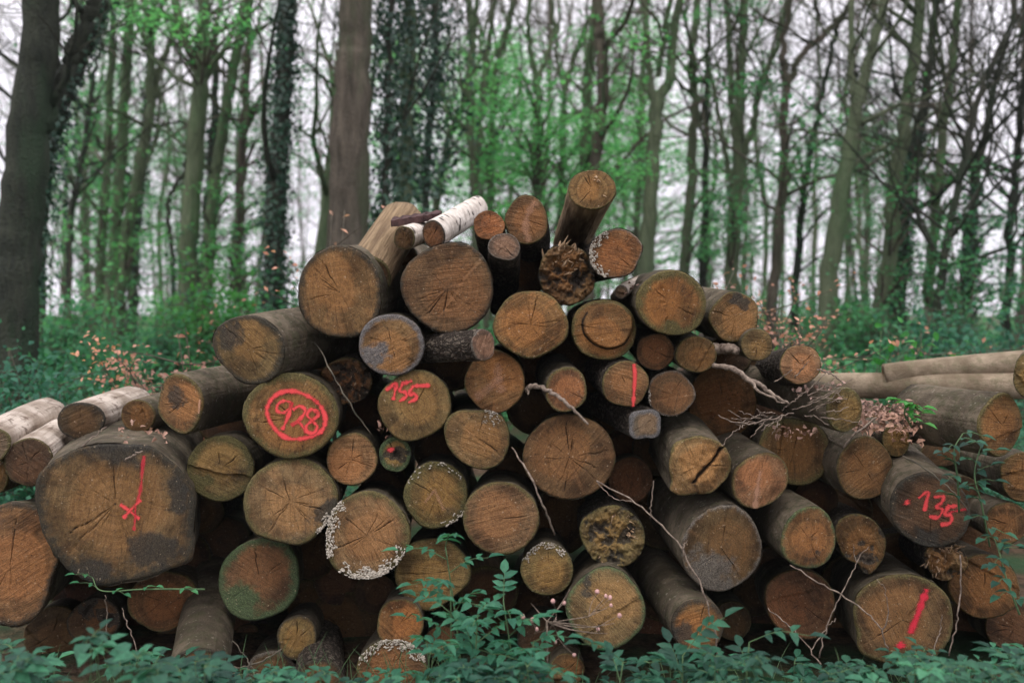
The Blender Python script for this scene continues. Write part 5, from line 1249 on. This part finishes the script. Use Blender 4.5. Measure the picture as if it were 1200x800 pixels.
# overcast cloud deck, about three times brighter overhead than at the horizon
sx = nt.nodes.new('ShaderNodeSeparateXYZ'); nt.links.new(tc.outputs['Generated'], sx.inputs[0])
el = nt.nodes.new('ShaderNodeMapRange'); el.inputs[1].default_value = .1; el.inputs[2].default_value = 1; nt.links.new(sx.outputs[2], el.inputs[0])
cl = nt.nodes.new('ShaderNodeMix'); cl.data_type = 'RGBA'; nt.links.new(el.outputs[0], cl.inputs[0])
cl.inputs[6].default_value = (8.9, 8.5, 9.4, 1); cl.inputs[7].default_value = (18.5, 18.0, 18.6, 1)
mx = nt.nodes.new('ShaderNodeMix'); mx.data_type = 'RGBA'; nt.links.new(rp.outputs[0], mx.inputs[0])
nt.links.new(sky.outputs[0], mx.inputs[6]); nt.links.new(cl.outputs[2], mx.inputs[7])
bg = nt.nodes.new('ShaderNodeBackground'); bg.inputs[1].default_value = .12; nt.links.new(mx.outputs[2], bg.inputs[0])
ow = nt.nodes.new('ShaderNodeOutputWorld'); nt.links.new(bg.outputs[0], ow.inputs[0])
sl = bpy.data.lights.new('sun', 'SUN'); sl.energy = 1.1; sl.angle = math.radians(25); sl.color = (1, .95, .88)
so = bpy.data.objects.new('sun', sl); COL.objects.link(so)
# lamp direction matches the sky's sun
sd = Vector((math.sin(SUN_AZ) * math.cos(SUN_EL), math.cos(SUN_AZ) * math.cos(SUN_EL), math.sin(SUN_EL)))
so.rotation_euler = sd.to_track_quat('Z', 'Y').to_euler(); so.location = (0, -5, 12)

cd = bpy.data.cameras.new('camera'); co = bpy.data.objects.new('camera', cd); COL.objects.link(co)
cd.sensor_width = 36; cd.lens = F / 1200 * 36; cd.clip_end = 1000; cd.clip_start = .05
co.location = CAM; co.rotation_euler = (math.pi / 2 - PITCH, 0, 0)
cd.dof.use_dof = True; cd.dof.focus_distance = 3.2; cd.dof.aperture_fstop = 2.0
scene.camera = co
scene.view_settings.view_transform = 'Standard'; scene.view_settings.look = 'None'
scene.view_settings.exposure = 0.16; scene.view_settings.gamma = 1

# the damp air of the wood: far trunks fade a little
mb = MB(); lo, hi = (-70, -12, -1.2), (70, 62, 17.5)
V = [(x, y, z) for z in (lo[2], hi[2]) for y in (lo[1], hi[1]) for x in (lo[0], hi[0])]
mb.add(V, None, [(0, 2, 3, 1), (4, 5, 7, 6), (0, 1, 5, 4), (2, 6, 7, 3), (0, 4, 6, 2), (1, 3, 7, 5)])
hm = bpy.data.materials.new('thin haze'); hm.use_nodes = True; ht = hm.node_tree; ht.nodes.clear()
ho = ht.nodes.new('ShaderNodeOutputMaterial'); hv = ht.nodes.new('ShaderNodeVolumePrincipled')
hv.inputs['Color'].default_value = (.86, .92, .92, 1); hv.inputs['Density'].default_value = HAZE
ht.links.new(hv.outputs[0], ho.inputs['Volume'])
if HAZE: tag(mb.build('haze', hm, smooth_shade=False), kind='stuff', label='thin damp haze between the trees', cat='haze')
